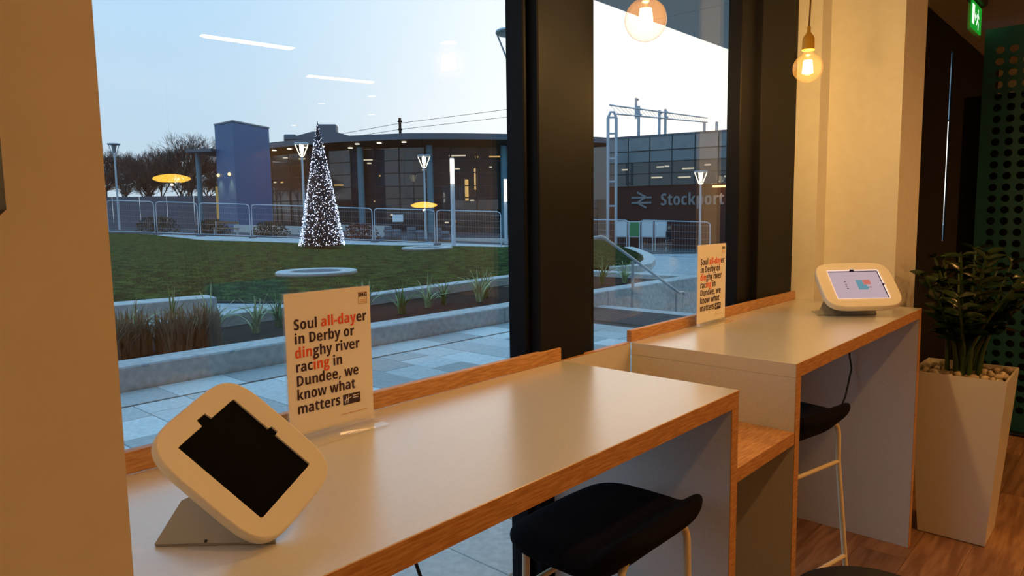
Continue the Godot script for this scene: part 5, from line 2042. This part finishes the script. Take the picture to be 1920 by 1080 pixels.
	b.bar(pl(-18.6, 44.2, 0.78), pl(-17.0, 44.0, 0.74), 0.45, 0.06)
	obj("seat", b, M.wood_bench, bn)
	b = MB.new()
	b.bar(pl(-18.6, 44.45, 1.15), pl(-17.0, 44.25, 1.1), 0.05, 0.14)
	obj("backrest", b, M.wood_bench, bn)
	for u in [-18.5, -17.1]:
		b = MB.new()
		b.tube([pl(u, 44.1, 0.25), pl(u, 44.1, 0.78)], 0.04, 6)
		b.tube([pl(u, 44.3, 0.25), pl(u, 44.4, 1.2)], 0.03, 6)
		obj("leg", b, M.galv, bn)
	# railway gantry behind the brick wing
	var g := thing("railway_gantry", "grey lattice railway gantry rising over the brick wing", "gantry", pl(7.1, 50, -1.2))
	b = MB.new()
	for u in [6.83, 7.4]:
		b.tube([pl(u, 50, -1.2), pl(u, 50, 8.0)], 0.11, 8)
	for y in [1.9, 3.6, 5.2, 6.9, 8.0]:
		b.bar(pl(6.8, 50, y), pl(7.43, 50, y), 0.12, 0.12)
	b.tube([pl(6.83, 50, 8.0), pl(7.0, 50, 8.38), pl(7.24, 50, 8.38), pl(7.4, 50, 8.0)], 0.09, 8)
	obj("mast", b, M.galv, g)
	b = MB.new()
	var P0 := pl(6.95, 50, 8.85)
	var P1 := pl(20.6, 75, 11.1)
	var Q0 := pl(7.3, 50, 8.25)
	var Q1 := pl(20.6, 75, 10.65)
	b.tube([P0, P1], 0.06, 6)
	b.tube([Q0, Q1], 0.06, 6)
	for i in 30:
		b.tube([P0.lerp(P1, i / 30.0), Q0.lerp(Q1, (i + 1) / 30.0)], 0.016, 4)
	obj("lattice_beam", b, M.galv, g)
	for q in [[1192, 60.0, 11.45, 9.2], [1197, 58.5, 10.0, 6.5], [1235, 63.0, 10.3, 6.6], [1246, 64.0, 10.5, 6.6]]:
		b = MB.new()
		var u: float = (q[0] - 960.0) / 1322.0 * q[1]
		b.tube([pl(u, q[1], q[3]), pl(u, q[1], q[2])], 0.12, 8)
		for y in [q[2] - 0.25, q[2] - 0.7]:
			b.ball(pl(u + 0.1, q[1], y), Vector3(0.16, 0.1, 0.16), 8, 6)
		obj("drop_post", b, M.galv, g)
	b = MB.new()
	for y in [8.2, 8.6]:
		b.bar(pl(20.2, 75, y), pl(21.8, 75, y), 0.2, 0.2)
	for u in [20.3, 21.6]: b.tube([pl(u, 75, 4.0), pl(u, 75, 10.7)], 0.16, 8)
	obj("end_mast", b, M.galv, g)
	var ms := thing("signal_mast", "slim dark mast with overhead wires behind the hall roof", "mast", pl(-10.1, 84, 0))
	b = MB.new()
	b.tube([pl(-12.85, 84, 4.0), pl(-12.85, 84, 12.7)], 0.16, 8)
	for y in [12.3, 11.4, 10.6]: b.ball(pl(-12.85, 84, y), Vector3(0.3, 0.14, 0.3), 8, 6)
	obj("mast", b, M.frame, ms)
	b = MB.new()
	b.tube([pl(-22, 84, 10.6), pl(-12.85, 84, 12.1), pl(3, 84, 13.9)], 0.025, 4)
	b.tube([pl(-22, 84, 10.1), pl(-12.85, 84, 11.4), pl(3, 84, 13.0)], 0.025, 4)
	obj("wire", b, M.frame, ms)
